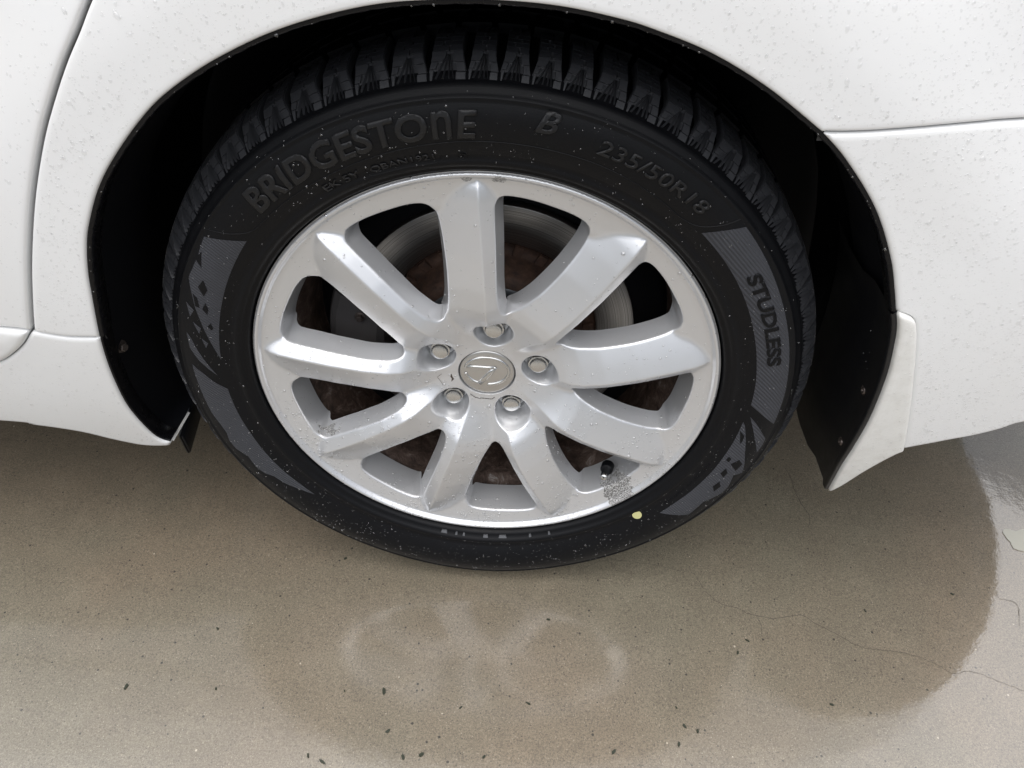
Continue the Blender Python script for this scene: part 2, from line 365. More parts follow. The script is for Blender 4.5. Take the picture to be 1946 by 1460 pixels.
DOORGAP = [(-0.2702, 0.7192), (-0.286, 0.6982), (-0.3038, 0.6757), (-0.323, 0.6487), (-0.342, 0.6199), (-0.364, 0.582), (-0.383, 0.5457), (-0.4059, 0.4978), (-0.4223, 0.4604), (-0.432, 0.4377), (-0.4427, 0.4121)]
DOORGAP = [(-.19, .86), (-.205, .81), (-.232, .767)] + DOORGAP
BSEAM = [(0.2473, 0.6549), (0.2594, 0.6553), (0.2798, 0.657), (0.3052, 0.6602), (0.3344, 0.6636), (0.3603, 0.6661), (0.3889, 0.6682), (.55, .676), (.75, .68), (1.072, .68)]
ROCKBOT = [(-0.3841, 0.2044), (-0.3938, 0.2014), (-0.4195, 0.2004), (-0.4492, 0.2115), (-0.4764, 0.2258), (-0.5059, 0.2341), (-0.5368, 0.2393), (-0.5674, 0.2445), (-.9, .25), (-1.6, .25)]
BUMPBOT = [(0.4556, 0.2997), (0.4927, 0.3203), (0.5142, 0.3317), (0.5339, 0.3454), (0.5505, 0.3596), (.60, .375), (.75, .38), (1.072, .38)]
arch = catmull(ARCH); arch_r = catmull(ARCH_R); flap_in = catmull(FLAP_IN); gap = catmull(DOORGAP)
seam_r = catmull([(-0.378, 0.4079), (-0.4114, 0.4062), (-0.4427, 0.4112)])
isplit = int(np.argmin(np.hypot(arch[:, 0] + .378, arch[:, 1] - .4079)))
lo_arch, hi_arch = arch[:isplit + 1], arch[isplit:]
sh = lambda P, dx=0., dz=0.: np.asarray(P) + np.array([dx, dz])
line = lambda a, b, s=.012: np.array([np.array(a) + (np.array(b) - np.array(a)) * q for q in np.linspace(0, 1, max(2, int(np.hypot(b[0] - a[0], b[1] - a[1]) / s)))])
bseam = catmull(BSEAM, step=.006)
# quarter panel: door gap down, seam, arch, bumper seam, tail, belt
q_loop = np.concatenate([sh(gap, .0022), sh(seam_r[::-1], 0, .0008)[1:-1], hi_arch, sh(bseam, 0, .0007)[1:], line((1.072, .68), (1.072, .88))[1:], line((1.072, .88), (-.19, .88))[1:]])
quarter, q_loop = panel('quarter_panel', q_loop, 'paint')
d_loop = np.concatenate([sh(gap[::-1], -.0022), line((-.19, .88), (-1.5, .88))[1:], line((-1.5, .88), (-1.5, .4156))[1:], catmull([(-1.5, .4156), (-.6, .4156), (-.4735, .4156), (-.4470, .4138)], step=.006)[1:]])
door, d_loop = panel('rear_door', d_loop, 'paint')
mold_loop = np.concatenate([line((-1.5, .4140), (-.4735, .4140)), catmull([(-.4735, .4140), (-.4465, .4118), (-0.4480, 0.4085), (-0.4600, 0.3937), (-0.4795, 0.3768), (-0.5000, 0.3636), (-.53, .352), (-.60, .345)], step=.004)[1:], line((-.60, .345), (-1.5, .345))[1:]])
mold, mold_loop = panel('door_moulding', mold_loop, 'paint', r0=.006, push=-.004)
r_loop = np.concatenate([sh(seam_r, 0, -.0008), catmull([(-.4427, .4100), (-.4470, .4075), (-0.4615, 0.3915), (-0.4815, 0.3745), (-0.502, 0.3612), (-.53, .350), (-.60, .343)], step=.004)[1:], line((-.60, .343), (-1.6, .343))[1:], line((-1.6, .343), (-1.6, .25))[1:], catmull(ROCKBOT[::-1], step=.006)[1:], lo_arch])
rocker, r_loop = panel('rocker_panel', r_loop, 'paint', r0=.004)
b_loop = np.concatenate([sh(bseam, 0, -.0007), line((1.072, .68), (1.072, .38))[1:], catmull(BUMPBOT[::-1], step=.006)[1:], catmull(FLAP_OUT[::-1])[1:], arch_r[::-1][1:]])
bumper, b_loop = panel('rear_bumper', b_loop, 'paint', r0=.0035)
f_loop = np.concatenate([catmull(FLAP_OUT), catmull(FLAP_BOT)[1:], flap_in[::-1][1:-1]])
flapw, f_loop = panel('mud_flap_cap', f_loop, 'paint_old', spacing=.006, r0=.0035, push=-.0045)
flapw['label'] = 'weathered off-white painted mud flap edge'

# dark backing strip behind the door gap and seams
def strip(name, P, w, back, material, parent):
    P = np.asarray(P); tg = np.gradient(P, axis=0); tg /= np.linalg.norm(tg, axis=1)[:, None]; nn = np.stack([-tg[:, 1], tg[:, 0]], 1)
    A, B = P + nn * w / 2, P - nn * w / 2; n = len(P)
    V = [(a[0], float(yb(a[0], a[1])) + back, a[1]) for a in A] + [(b[0], float(yb(b[0], b[1])) + back, b[1]) for b in B]
    return mesh_obj(name, V, [(i, n + i, n + i + 1, i + 1) for i in range(n - 1)], material, parent)
strip('backing_strip', gap, .022, .013, 'gap', door)
strip('backing_strip', seam_r, .018, .010, 'gap', rocker)
strip('backing_strip', bseam, .018, .007, 'gap', bumper)

# unseen upper shell of the saloon (it shows in the wet ground)
def loft(name, rows, material, parent, smooth=True):
    n = len(rows[0]); V = [p for r_ in rows for p in r_]
    F = [(i * n + j, (i + 1) * n + j, (i + 1) * n + j + 1, i * n + j + 1) for i in range(len(rows) - 1) for j in range(n - 1)]
    return mesh_obj(name, V, F, material, parent, smooth)
W_CAR = 1.76
shell = bpy.data.objects.new('upper_body', None); link(shell, car)
def ysym(y): return W_CAR - .11 - y
def beltz(x): return .88
ROOF = [(-2.6, 1.36), (-2.0, 1.42), (-1.2, 1.43), (-.55, 1.40), (-.1, 1.30), (.24, 1.14), (.45, 1.03)]
roof_rows = []
for x, z in ROOF:
    y0 = float(yb(x, z)) if x < .3 else float(yb(x, .88)) + (z - .88) * .5
    roof_rows.append([(x, y0 + (ysym(y0) - y0) * s, z + .05 * math.sin(math.pi * s) - .02 * (1 - math.sin(math.pi * s))) for s in np.linspace(0, 1, 13)])
loft('roof', roof_rows, 'paint', shell)
side_rows = [[(x, float(yb(x, .88)) + (z - .88) * .5 * s * 1. + .004 * (1 - s), .88 + (z - .02 - .88) * s) for s in np.linspace(0, 1, 6)] for x, z in ROOF[:4]]
loft('side_window', side_rows, 'glass', shell)
pil_rows = [[(x, float(yb(x, .88)) + (z - .88) * .5 * s + .002 * (1 - s), .88 + (z - .02 - .88) * s) for s in np.linspace(0, 1, 6)] for x, z in ROOF[3:]]
loft('pillar', pil_rows, 'paint', shell)
TRUNK = [(.45, .99), (.62, .98), (.80, .96), (.95, .935), (1.03, .915), (1.072, .89)]
tr = []
for x, z in TRUNK:
    y0 = float(yb(x, .88))
    tr.append([(x, y0, .88)] + [(x, y0 + .035, .88 + (z - .88) * .7)] + [(x, y0 + .08 + (ysym(y0) - y0 - .16) * s, z + .015 * math.sin(math.pi * s)) for s in np.linspace(0, 1, 11)])
loft('boot_lid', tr, 'paint', shell)
loft('tail_panel', [[(1.072, yy, zz) for yy in np.linspace(float(yb(1.072, .6)), ysym(float(yb(1.072, .6))), 8)] for zz in (.38, .55, .68, .88, .93)], 'paint', shell)
under = loft('underbody', [[(x, y, z) for x in (-1.6, -.45)] for y, z in ((.05, .25), (.12, .22), (.9, .20), (1.6, .22), (1.66, .45))], 'black', shell)
loft('underbody', [[(x, float(yb(x, .40)) + .06, .45), (x, float(yb(x, .40)) + .16, .36), (x, .82, .31), (x, 1.5 - float(yb(x, .40)), .33)] for x in (.46, .6, .75, .90, 1.0, 1.05)], 'black', shell)
loft('underbody', [[(x, y, z) for x in (-.46, 0, .47)] for y, z in ((.28, .75), (.285, .30), (.9, .28), (1.4, .30), (1.6, .5))], 'black', shell)
loft('far_side', [[(x, W_CAR - .07, z) for x in (-2.6, .6)] for z in (.28, .9)], 'paint', shell)

# wheel arch: edge trim, liner, guards
full_arch = np.concatenate([arch, arch_r[1:], flap_in[1:]])
def arch_sweep(name, P, section, material, parent, bump=0.):
    """section: (shrink towards the hub, depth behind the panel edge)"""
    P = np.asarray(P); tg = np.gradient(P, axis=0); tg /= np.linalg.norm(tg, axis=1)[:, None]
    nn = np.stack([tg[:, 1], -tg[:, 0]], 1)          # towards the wheel for a left-to-right arch
    rows = []
    for i, p in enumerate(P):
        y0 = float(yb(p[0], p[1])); b = bump * math.sin(i * 1.7) * math.sin(i * .37 + 1) if bump else 0
        rows.append([(p[0] + nn[i, 0] * (s + b), (y0 + d if d < .2 else d), p[1] + nn[i, 1] * (s + b)) for s, d in section])
    return loft(name, rows, material, parent)
trim = arch_sweep('arch_trim', np.concatenate([hi_arch, arch_r[1:]]), [(-.001, .0035), (.0018, .0026), (.0036, .0048), (.0042, .009), (.003, .024), (-.006, .030)], 'trim', quarter, .00025)
arch_sweep('rocker_edge', lo_arch, [(-.001, .0040), (.0010, .0032), (.0014, .006), (.0014, .024), (-.006, .030)], 'trim', rocker)
ilow = int(np.argmin(np.abs(arch_r[:, 1] - .56))); liner_P = np.concatenate([arch, arch_r[1:], flap_in[1:]])
liner = arch_sweep('wheel_liner', liner_P, [(-.004, .012), (-.004, .05), (.002, .075), (.003, .12), (-.010, .17), (-.012, .272)], 'black', car)
# mud guard sheet in front of the bumper edge
guard_P = catmull(FLAP_IN)
guard = arch_sweep('mud_flap', guard_P, [(-.006, .012), (.0005, .0015), (.0030, .0012), (.0046, .004), (.0046, .010), (.0020, .018), (.0020, .055), (.0065, .075), (.0070, .115), (.0030, .17)], 'flap', car)
low = full_arch[-1]
# front deflector under the sill
bm = bmesh.new()
def box(bm, c, s, rot=None, bev=0.):
    r_ = bmesh.ops.create_cube(bm, size=1.); vs = r_['verts']
    mtx = Matrix.Translation(c) @ (rot.to_4x4() if rot else Matrix.Identity(4)) @ Matrix.Diagonal((*s, 1))
    bmesh.ops.transform(bm, matrix=mtx, verts=vs)
    if bev:
        ed = {e for v in vs for e in v.link_edges}; bmesh.ops.bevel(bm, geom=list(ed), offset=bev, segments=2, affect='EDGES', profile=.5)
    return vs
from mathutils import Euler
box(bm, (-.384, .060, .186), (.006, .062, .038), Euler((R(8), 0, R(6))).to_matrix(), .003)
bm_obj('air_deflector', bm, 'flap', car)
# white folded end of the sill
mesh_obj('sill_end_flange', [(-.3825, .012, .2100), (-.3800, .012, .2080), (-.3790, .062, .2075), (-.3812, .062, .2095), (-.3825, .014, .2075), (-.3812, .062, .2068)], [(0, 1, 2, 3), (1, 4, 5, 2)], 'paint_old', rocker, smooth=False)

def screw(name, loc, nrm, r, parent, material='screw', hexa=False):
    bm = bmesh.new(); seg = 6 if hexa else 16
    def ring(rad, h, n): return [bm.verts.new((rad * math.cos(2 * math.pi * k / n), rad * math.sin(2 * math.pi * k / n), h)) for k in range(n)]
    if hexa:
        ws = [ring(r * 1.5, 0, 18), ring(r * 1.5, .001, 18), ring(r * 1.0, .0014, 18)]
        for a, b in zip(ws, ws[1:]):
            for k in range(18): bm.faces.new((a[k], a[(k + 1) % 18], b[(k + 1) % 18], b[k]))
        bm.faces.new(ws[-1])
        hs_ = [ring(r, .001, 6), ring(r, .006, 6), ring(r * .8, .007, 6)]
        for a, b in zip(hs_, hs_[1:]):
            for k in range(6): bm.faces.new((a[k], a[(k + 1) % 6], b[(k + 1) % 6], b[k]))
        bm.faces.new(hs_[-1])
    else:
        rs = [ring(r * 1.45, 0, 20), ring(r * 1.4, .0014, 20), ring(r * 1.08, .0016, 20), ring(r * 1.0, .0008, 20), ring(r * .95, .0022, 20), ring(r * .6, .0034, 20), ring(r * .38, .0036, 20), ring(r * .30, .0018, 20)]
        for a, b in zip(rs, rs[1:]):
            for k in range(20): bm.faces.new((a[k], a[(k + 1) % 20], b[(k + 1) % 20], b[k]))
        bm.faces.new(rs[-1])
    o = bm_obj(name, bm, material, parent, smooth=not hexa); o.location = loc
    o.rotation_euler = Vector(nrm).to_track_quat('Z', 'Y').to_euler(); return o
screw('screw', (.3835, -.006, .4525), (-.94, -.30, .12), .0042, guard)
screw('screw', (.3965, -.004, .3665), (-.97, -.20, .05), .0042, guard)
screw('screw', (.4045, .006, .2790), (-.98, -.18, -.05), .0042, guard)
screw('screw', (-.3845, -.014, .4225), (.92, -.38, .1), .0036, liner)
screw('bolt', (-.3925, .006, .3600), (.93, -.36, .1), .0048, liner, hexa=True)

# ------------------------------------------------------------------ tyre
SIDE_R = np.array([.2440, .2496, .2512, .2535, .2555, .258, .2605, .2635, .266, .270, .275, .280, .285, .290, .295, .300, .305, .309, .3130, .3155, .3166, .3176, .3186, .3210, .3235, .3255, .3266, .3270])
SIDE_Y = np.array([.0125, .0095, -.0005, -.0042, -.0038, -.0078, -.0096, -.0096, -.0086, -.0106, -.0128, -.0146, -.0161, -.0172, -.0178, -.018, -.0174, -.0165, -.0152, -.0144, -.0150, -.0146, -.0129, -.0110, -.0092, -.0074, -.0050, -.0030])
def side_y(r): return np.interp(r, SIDE_R, SIDE_Y)
CARC = [(-.0010, .3288), (.004, .3322), (.010, .3335), (.018, .3345), (.030, .3375), (.050, .3400), (.12, .3430), (.19, .3415), (.215, .334), (.235, .31), (.236, .29), (.228, .262), (.22, .25), (.20, .236), (.05, .232), (.012, .236)]
prof = list(zip(SIDE_Y, SIDE_R)) + CARC
# refine the sidewall
pp = []
for a, b in zip(prof, prof[1:]):
    k = max(1, int(math.hypot(b[0] - a[0], b[1] - a[1]) / .0035))
    pp += [(a[0] + (b[0] - a[0]) * s / k, a[1] + (b[1] - a[1]) * s / k) for s in range(k)]
pp.append(prof[-1])
V, F = revolve(pp, 432)
def squash(V):
    """flatten on the ground and bulge the sidewall over the contact patch"""
    V = np.array(V, float); th = np.arctan2(V[:, 0], -V[:, 2]); r = np.hypot(V[:, 0], V[:, 2])
    w = np.exp(-(th / .36) ** 2) * np.clip((r - .252) / .03, 0, 1) * np.clip((.345 - r) / .03, 0, 1)
    V[:, 1] += np.where(V[:, 1] < .1, -.0035, .0035) * w
    V[:, 2] = np.maximum(V[:, 2], gz(V[:, 1]) + .0004 - HUB[2]); return V
V = squash(V)
tyre = mesh_obj('tyre', V, F, 'rubber', car, loc=HUB)
tyre['label'] = 'black winter tyre with siped shoulder blocks and moulded lettering'

# tread blocks on the outer shoulder
SH = [(-.0034, .3272), (.0005, .3312), (.0045, .3352), (.0085, .3390), (.0116, .3418), (.0145, .3438), (.0195, .3452), (.0280, .3466), (.0380, .3477), (.0500, .3484), (.0590, .3480)]
SHa = np.array(SH); SHs = np.r_[0, np.cumsum(np.hypot(*np.diff(SHa, axis=0).T))]
SHn = np.gradient(SHa, axis=0); SHn = np.stack([-SHn[:, 1], SHn[:, 0]], 1); SHn /= np.linalg.norm(SHn, axis=1)[:, None]
def shp(s, h):
    y = np.interp(s, SHs, SHa[:, 0]); r = np.interp(s, SHs, SHa[:, 1]); ny = np.interp(s, SHs, SHn[:, 0]); nr = np.interp(s, SHs, SHn[:, 1])
    return y + ny * h, r + nr * h
def sp(s, u, h):
    y, r = shp(s, h); a = u / .338
    return (r * math.sin(a), y, r * math.cos(a))
SMAX = float(SHs[-1])
def block_mesh(name, pitch):
    V = []; F = []
    hw = pitch / 2
    def halfgap(s): return np.interp(s, [0, .009, .014, .020, .030, SMAX], [.0004, .0006, .0018, .0029, .0035, .0038])
    def gh(s): return np.interp(s, [0, .009, .015, SMAX], [-.0012, -.0016, -.0075, -.0080])
    def quadstrip(st, ul, ur, h, depth=None):
        b = len(V)
        for s in st:
            l, r_ = ul(s), ur(s); d = h - .0022 if depth is None else depth(s)
            V.extend([sp(s, l, d), sp(s, l + .0003, h), sp(s, r_ - .0003, h), sp(s, r_, d)])
        n = len(st)
        for i in range(n - 1):
            for k in range(3):
                a = b + i * 4 + k; F.append((a, a + 1, a + 5, a + 4))
        F.append((b, b + 1, b + 2, b + 3)[::-1]); e = b + (n - 1) * 4; F.append((e, e + 1, e + 2, e + 3))
    # body of the block, 0.9 mm below the pads
    quadstrip([0, .004, .008, .012, .016, .020, .025, .030, .040, .052, SMAX], lambda s: -hw + halfgap(s), lambda s: hw - halfgap(s), -.0015, gh)
    def pad(s0, s1, ul, ur): quadstrip([s0, (s0 + s1) / 2, s1], ul, ur, .0001, lambda s: -.0018)
    L = lambda s: -hw + halfgap(s) + .0006
    Rr = lambda s: hw - halfgap(s) - .0006
    fan = lambda f0, f1: (lambda s: pitch * np.interp(s, [0, .020], [f0, f1]))
    pad(.0002, .0085, L, fan(-.40, -.26)); pad(.0092, .0148, L, fan(-.42, -.16)); pad(.0155, .0235, L, fan(-.42, -.02))
    pad(.0002, .0060, fan(.20, .22), Rr); pad(.0067, .0140, fan(.26, .20), Rr); pad(.0147, .0235, fan(.16, .14), Rr)
    for s0, s1, cc in ((.0242, .0308, .05), (.0315, .0380, -.10), (.0387, .0450, .10), (.0457, .0520, -.06), (.0527, SMAX - .0004, .06)):
        pad(s0, s1, L, lambda s, cc=cc: pitch * cc - .0004); pad(s0, s1, lambda s, cc=cc: pitch * cc + .0004, Rr)
    # the fan of raised ribs
    for f0, w0 in ((-.34, .0024), (-.14, .0020), (.03, .0016), (.155, .0012)):
        f1 = .02 + (f0 + .1) * .18; b = len(V)
        for s, w, h in ((.0012, w0 * 1.15, .0020), (.0070, w0 * .9, .0020), (.0140, w0 * .65, .0013), (.0210, w0 * .35, .0004)):
            c = pitch * np.interp(s, [0, .020], [f0, f1])
            V.extend([sp(s, c - w / 2, -.0016), sp(s, c + w * .15, h), sp(s, c + w / 2, -.0016)])
        for i in range(3):
            for k in range(2): a = b + i * 3 + k; F.append((a, a + 1, a + 4, a + 3))
        F.append((b, b + 2, b + 1))
    me = bpy.data.meshes.new(name); me.from_pydata([tuple(map(float, v)) for v in V], [], F); me.update(); me.materials.append(M['tread'])
    return me
KF = 360. / 356.8
PITCH = {c: p * KF for c, p in zip('LMS', (5.3, 4.9, 4.3))}
BM = {c: block_mesh('tread_block', R(PITCH[c]) * .338) for c in 'LMS'}
known = list('LLLSSSSMM'); pool = list('L' * 20 + 'M' * 24 + 'S' * 21); random.shuffle(pool)
ang = -18.97
for c in known + pool:
    mid = ang + PITCH[c] / 2; ang += PITCH[c]
    if abs(((mid + 360) % 360) - 180) < 17: continue
    o = bpy.data.objects.new('tread_block', BM[c]); link(o, tyre); o.rotation_euler = (0, R(mid), 0)
# inner tread rows, deep inside the arch
V = []; F = []
for row, (y0, y1) in enumerate(((.068, .100), (.108, .140), (.148, .182))):
    for k in range(72):
        a0 = R(5 * k + 1.6 * row + .5); a1 = a0 + R(4.1)
        if abs(math.degrees(a0) % 360 - 180) < 20: continue
        b = len(V)
        for r_ in (.341, .3492):
            for a in (a0, a1):
                for y in (y0, y1): V.append((r_ * math.sin(a), y, r_ * math.cos(a)))
        F += [(b + 4, b + 6, b + 7, b + 5), (b, b + 4, b + 5, b + 1), (b + 2, b + 3, b + 7, b + 6), (b, b + 2, b + 6, b + 4), (b + 1, b + 5, b + 7, b + 3)]
mesh_obj('tread_rows', V, F, 'rubber', tyre, smooth=False, kind='stuff')  # darker rubber than the outer blocks: shade of the arch put into the colour

# lettering and moulded panels
def sw(r, a, h):
    return (r * math.sin(a), float(side_y(r)) - h, r * math.cos(a))
def emboss(name, bm, mapping, h, material, step=.0035, sub=True):
    if sub:
        xs = [v.co.x for v in bm.verts]; ys = [v.co.y for v in bm.verts]
        for ax, lo, hi in ((0, min(xs), max(xs)), (1, min(ys), max(ys))):
            c = lo + step
            while c < hi:
                no = (1, 0, 0) if ax == 0 else (0, 1, 0); p = (c, 0, 0) if ax == 0 else (0, c, 0)
                bmesh.ops.bisect_plane(bm, geom=bm.verts[:] + bm.edges[:] + bm.faces[:], plane_co=p, plane_no=no, dist=1e-7); c += step
    bmesh.ops.remove_doubles(bm, verts=bm.verts[:], dist=1e-6)
    bedges = [e for e in bm.edges if e.is_boundary]
    ex = bmesh.ops.extrude_edge_only(bm, edges=bedges); low_ = {g for g in ex['geom'] if isinstance(g, bmesh.types.BMVert)}
    for v in bm.verts:
        r_, a = mapping(v.co.x, v.co.y)
        v.co = sw(r_, a, -.0006 if v in low_ else h)
    bmesh.ops.recalc_face_normals(bm, faces=bm.faces[:])
    return bm_obj(name, bm, material, tyre, smooth=False)
def text_bm(s, bold=0., shear=0.):
    cu = bpy.data.curves.new('t', 'FONT'); cu.body = s; cu.size = 1.; cu.offset = bold; cu.shear = shear; cu.resolution_u = 4
    ob = bpy.data.objects.new('t', cu); COL.objects.link(ob); dg = bpy.context.evaluated_depsgraph_get()
    me = bpy.data.meshes.new_from_object(ob.evaluated_get(dg)); bm = bmesh.new(); bm.from_mesh(me)
    bpy.data.objects.remove(ob); bpy.data.curves.remove(cu); bpy.data.meshes.remove(me)
    bmesh.ops.triangulate(bm, faces=bm.faces[:]); return bm
def arc_text(name, s, a0, a1, r0, r1, h, material='rubber', bold=0., shear=0., inward=False):
    bm = text_bm(s, bold, shear); xs = [v.co.x for v in bm.verts]; ys = [v.co.y for v in bm.verts]
    x0, x1, y0, y1 = min(xs), max(xs), min(ys), max(ys); rm = (r0 + r1) / 2; L = R(a1 - a0) * rm
    for v in bm.verts: v.co.x = (v.co.x - x0) / (x1 - x0) * L; v.co.y = (v.co.y - y0) / (y1 - y0) * (r1 - r0)
    return emboss(name, bm, lambda u, v: (r0 + v, R(a0) + u / rm), h, material)
arc_text('brand_lettering', 'BRIDGESTO', -43.6, -9.2, .2858, .3090, .0014, 'letter', .026, .12)
arc_text('brand_lettering', 'n', -8.6, -5.4, .2858, .3090, .0014, 'letter', .012, .06)
arc_text('brand_lettering', 'E', -4.7, -1.4, .2858, .3090, .0014, 'letter', .026, .12)
arc_text('brand_mark', 'B', 7.3, 11.0, .2968, .3142, .0016, 'letter', .02, .35)
arc_text('size_lettering', '235/50R18', 17.6, 38.6, .2925, .3052, .0016, 'letter', .006, .1)
arc_text('code_lettering', 'EK 5Y', -31.2, -23.6, .2660, .2732, .0013, 'letter', .004)
arc_text('code_lettering', 'QBAN1921', -21.4, -9.4, .2650, .2720, .0013, 'letter', .004)
arc_text('code_lettering', '9', -4.75, -3.75, .2650, .2705, .0006, 'rubber', .0)
arc_text('code_lettering', 'MADE IN JAPAN', 108.5, 126.0, .2705, .2742, .0005, 'rubber', .0)
def side_tube(name, pts, rad, closed=False, material='rubber', parent=None):
    P = catmull([(R(a) * .29, r_) for r_, a in pts], closed, .003); n = len(P)
    V = []; F = []
    tg = np.gradient(P, axis=0); tg /= np.linalg.norm(tg, axis=1)[:, None]; nn = np.stack([-tg[:, 1], tg[:, 0]], 1)
    for p, q in zip(P, nn):
        for o_, h in ((-1, -.0003), (-.5, rad), (.5, rad), (1, -.0003)):
            c = p + q * o_ * rad; V.append(sw(c[1], c[0] / .29, h))
    m_ = n if closed else n - 1
    for i in range(m_):
        j = (i + 1) % n
        for k in range(3): F.append((i * 4 + k, j * 4 + k, j * 4 + k + 1, i * 4 + k + 1))
    return mesh_obj(name, V, F, material, tyre)
side_tube('border_rib', [(0.3135, -53.3), (0.3040, -52.2), (0.2943, -50.96), (0.2835, -48.8), (0.2805, -46.2), (.2800, -40), (0.2795, -30), (0.2800, -20.56), (0.2813, -10.98), (0.2826, 0.87), (0.2830, 11.68), (0.2830, 21.1), (0.2805, 32.67), (0.2795, 36.9), (0.2845, 40.2), (.2990, 42.6), (0.3140, 44.1)], .00055)
side_tube('code_box', [(.2700, -22.4), (.2655, -22.2), (.2632, -21.2), (.2628, -16), (.2628, -10), (.2650, -8.6), (.2690, -8.0)], .0004)
side_tube('nine_ring', [(.2677 + .0042 * math.sin(q), -4.26 + math.degrees(.0042 / .268 * math.cos(q))) for q in np.linspace(0, 2 * math.pi, 14)[:-1]], .00035, True)
def side_patch(name, poly, h, material):
    """poly of (r, degrees): a shallow moulded panel on the sidewall"""
    P = np.array([(R(a) * .295, r_) for r_, a in poly])
    loop = np.concatenate([line(P[i], P[(i + 1) % len(P)], .003)[:-1] if np.linalg.norm(P[(i + 1) % len(P)] - P[i]) > .003 else P[i][None] for i in range(len(P))])
    g = hexgrid(loop[:, 0].min(), loop[:, 0].max(), loop[:, 1].min(), loop[:, 1].max(), .0035); g = g[inside(g, loop)]
    if len(g): g = g[dist(g, loop) > .0012]
    n = len(loop); V2, T = cdt(np.concatenate([loop, g]), [(0, n)], lambda c: inside(c, loop))
    V = [sw(v[1], v[0] / .295, h) for v in V2]; b = len(V); V += [sw(v[1], v[0] / .295, -.0006) for v in loop]
    F = []
    for tri in T:
        a_, b_, c_ = V2[tri]; ccw = (b_[0] - a_[0]) * (c_[1] - a_[1]) - (b_[1] - a_[1]) * (c_[0] - a_[0]) > 0
        F.append(tuple(tri) if ccw else tuple(tri[::-1]))
    F += [(k, b + k, b + (k + 1) % n, (k + 1) % n) for k in range(n)]
    return mesh_obj(name, V, F, material, tyre, smooth=False)
HATCH = [
 [(0.3125, -54.87), (0.2804, -50.9), (0.2795, -55.68), (0.2788, -60.8), (0.2780, -67.42), (0.2776, -73.74), (0.2774, -78.13), (0.2773, -83.43), (0.2825, -80.12), (0.2885, -76.69), (0.2941, -73.56), (0.3006, -70.36), (0.3049, -68.01), (0.3116, -64.69), (0.3120, -63.68), (0.3110, -62.2), (0.3105, -60.07), (0.3031, -61.08), (0.3088, -57.71), (0.3104, -58.84)],
 [(0.3099, -69.96), (0.3017, -71.2), (0.3048, -72.94)], [(0.3016, -74.06), (0.2939, -75.22), (0.2956, -76.61)], [(0.2934, -77.82), (0.2875, -78.98), (0.2898, -80.16)],
 [(0.3085, -77.17), (0.3042, -78.26), (0.2936, -83.36), (0.2837, -87.79), (0.2982, -83.85), (0.3062, -80.95)],
 [(0.307, -85.22), (0.2985, -86.91), (0.2882, -89.7), (0.278, -92.01), (0.2782, -96.11), (0.2783, -101.58), (0.2780, -106.65), (0.2783, -110.54), (0.2784, -116.31), (0.2780, -121.08), (0.2770, -125.84), (0.2768, -130.85), (0.2824, -127.14), (0.2884, -123.51), (0.2914, -120.14), (0.2972, -118.41), (0.3001, -116.0), (0.2979, -112.09), (0.3049, -109.42), (0.3056, -106.63), (0.3020, -104.37), (0.3029, -101.72), (0.3056, -98.34), (0.3061, -93.46), (0.3066, -89.56), (0.3072, -86.17)],
 [(0.2821, 41.75), (0.2995, 43.87), (0.3134, 45.77), (0.3130, 49.45), (0.3122, 54.88), (0.3115, 60.7), (0.3113, 67.99), (0.3116, 76.71), (0.3120, 84.61), (0.3112, 92.45), (0.2959, 90.05), (0.281, 87.72), (0.2811, 82.42), (0.2806, 75.9), (0.2806, 68.9), (0.2812, 60.76), (0.2818, 54.07), (0.2820, 47.83)],
 [(0.284, 91.04), (0.2913, 92.32), (0.31, 96.59), (0.311, 98.7), (0.3099, 100.86), (0.2975, 96.6), (0.2895, 93.39)],
 [(0.2793, 92.91), (0.2821, 93.67), (0.2859, 95.71), (0.2976, 101.73), (0.3059, 104.97), (0.3108, 107.39), (0.3030, 108.6), (0.3098, 112.45), (0.3104, 114.89), (0.3061, 116.89), (0.301, 119.1), (0.3040, 124.42), (0.2792, 129.07), (0.2790, 123.7), (0.2796, 118.9), (0.2798, 113.83), (0.2800, 108.58), (0.2795, 103.73), (0.2796, 99.5), (0.2794, 95.99)]]
for h_ in HATCH: side_patch('ribbed_panel', h_, .00035, 'hatch')
for h_ in ([(0.2987, -63.37), (0.2927, -65.33), (0.2946, -66.98), (0.3015, -65.3)], [(0.2921, -68.61), (0.2887, -69.88), (0.2887, -71.38), (0.2939, -70.22)], [(0.2849, -73.53), (0.2827, -74.82), (0.284, -75.24), (0.2879, -74.39)], [(0.3048, -67.29), (0.2998, -68.13), (0.2966, -70.06), (0.3005, -69.99)],
           [(0.2842, 103.79), (0.2875, 104.12), (0.2873, 105.29), (0.2835, 105.04)], [(0.2895, 107.31), (0.2946, 108.34), (0.2942, 109.98), (0.2884, 109.27)], [(0.2945, 111.58), (0.3002, 112.78), (0.2989, 114.84), (0.293, 113.66)], [(0.2961, 103.66), (0.3023, 104.72), (0.3008, 107.0), (0.2908, 105.62)], [(0.2799, 95.58), (0.2864, 96.69), (0.2871, 98.35), (0.2863, 99.14)]):
    side_patch('smooth_diamond', h_, .00075, 'rubber')
arc_text('studless_lettering', 'STUDLESS', 54.4, 76.6, .2898, .3034, .0012, 'rubber', .035)
mesh_obj('paint_dot', [sw(.268 + .0052 * math.sin(q), R(134.6) + .0062 / .268 * math.cos(q), .0004) for q in np.linspace(0, 2 * math.pi, 22)[:-1]], [tuple(range(21))], 'yellow', tyre)
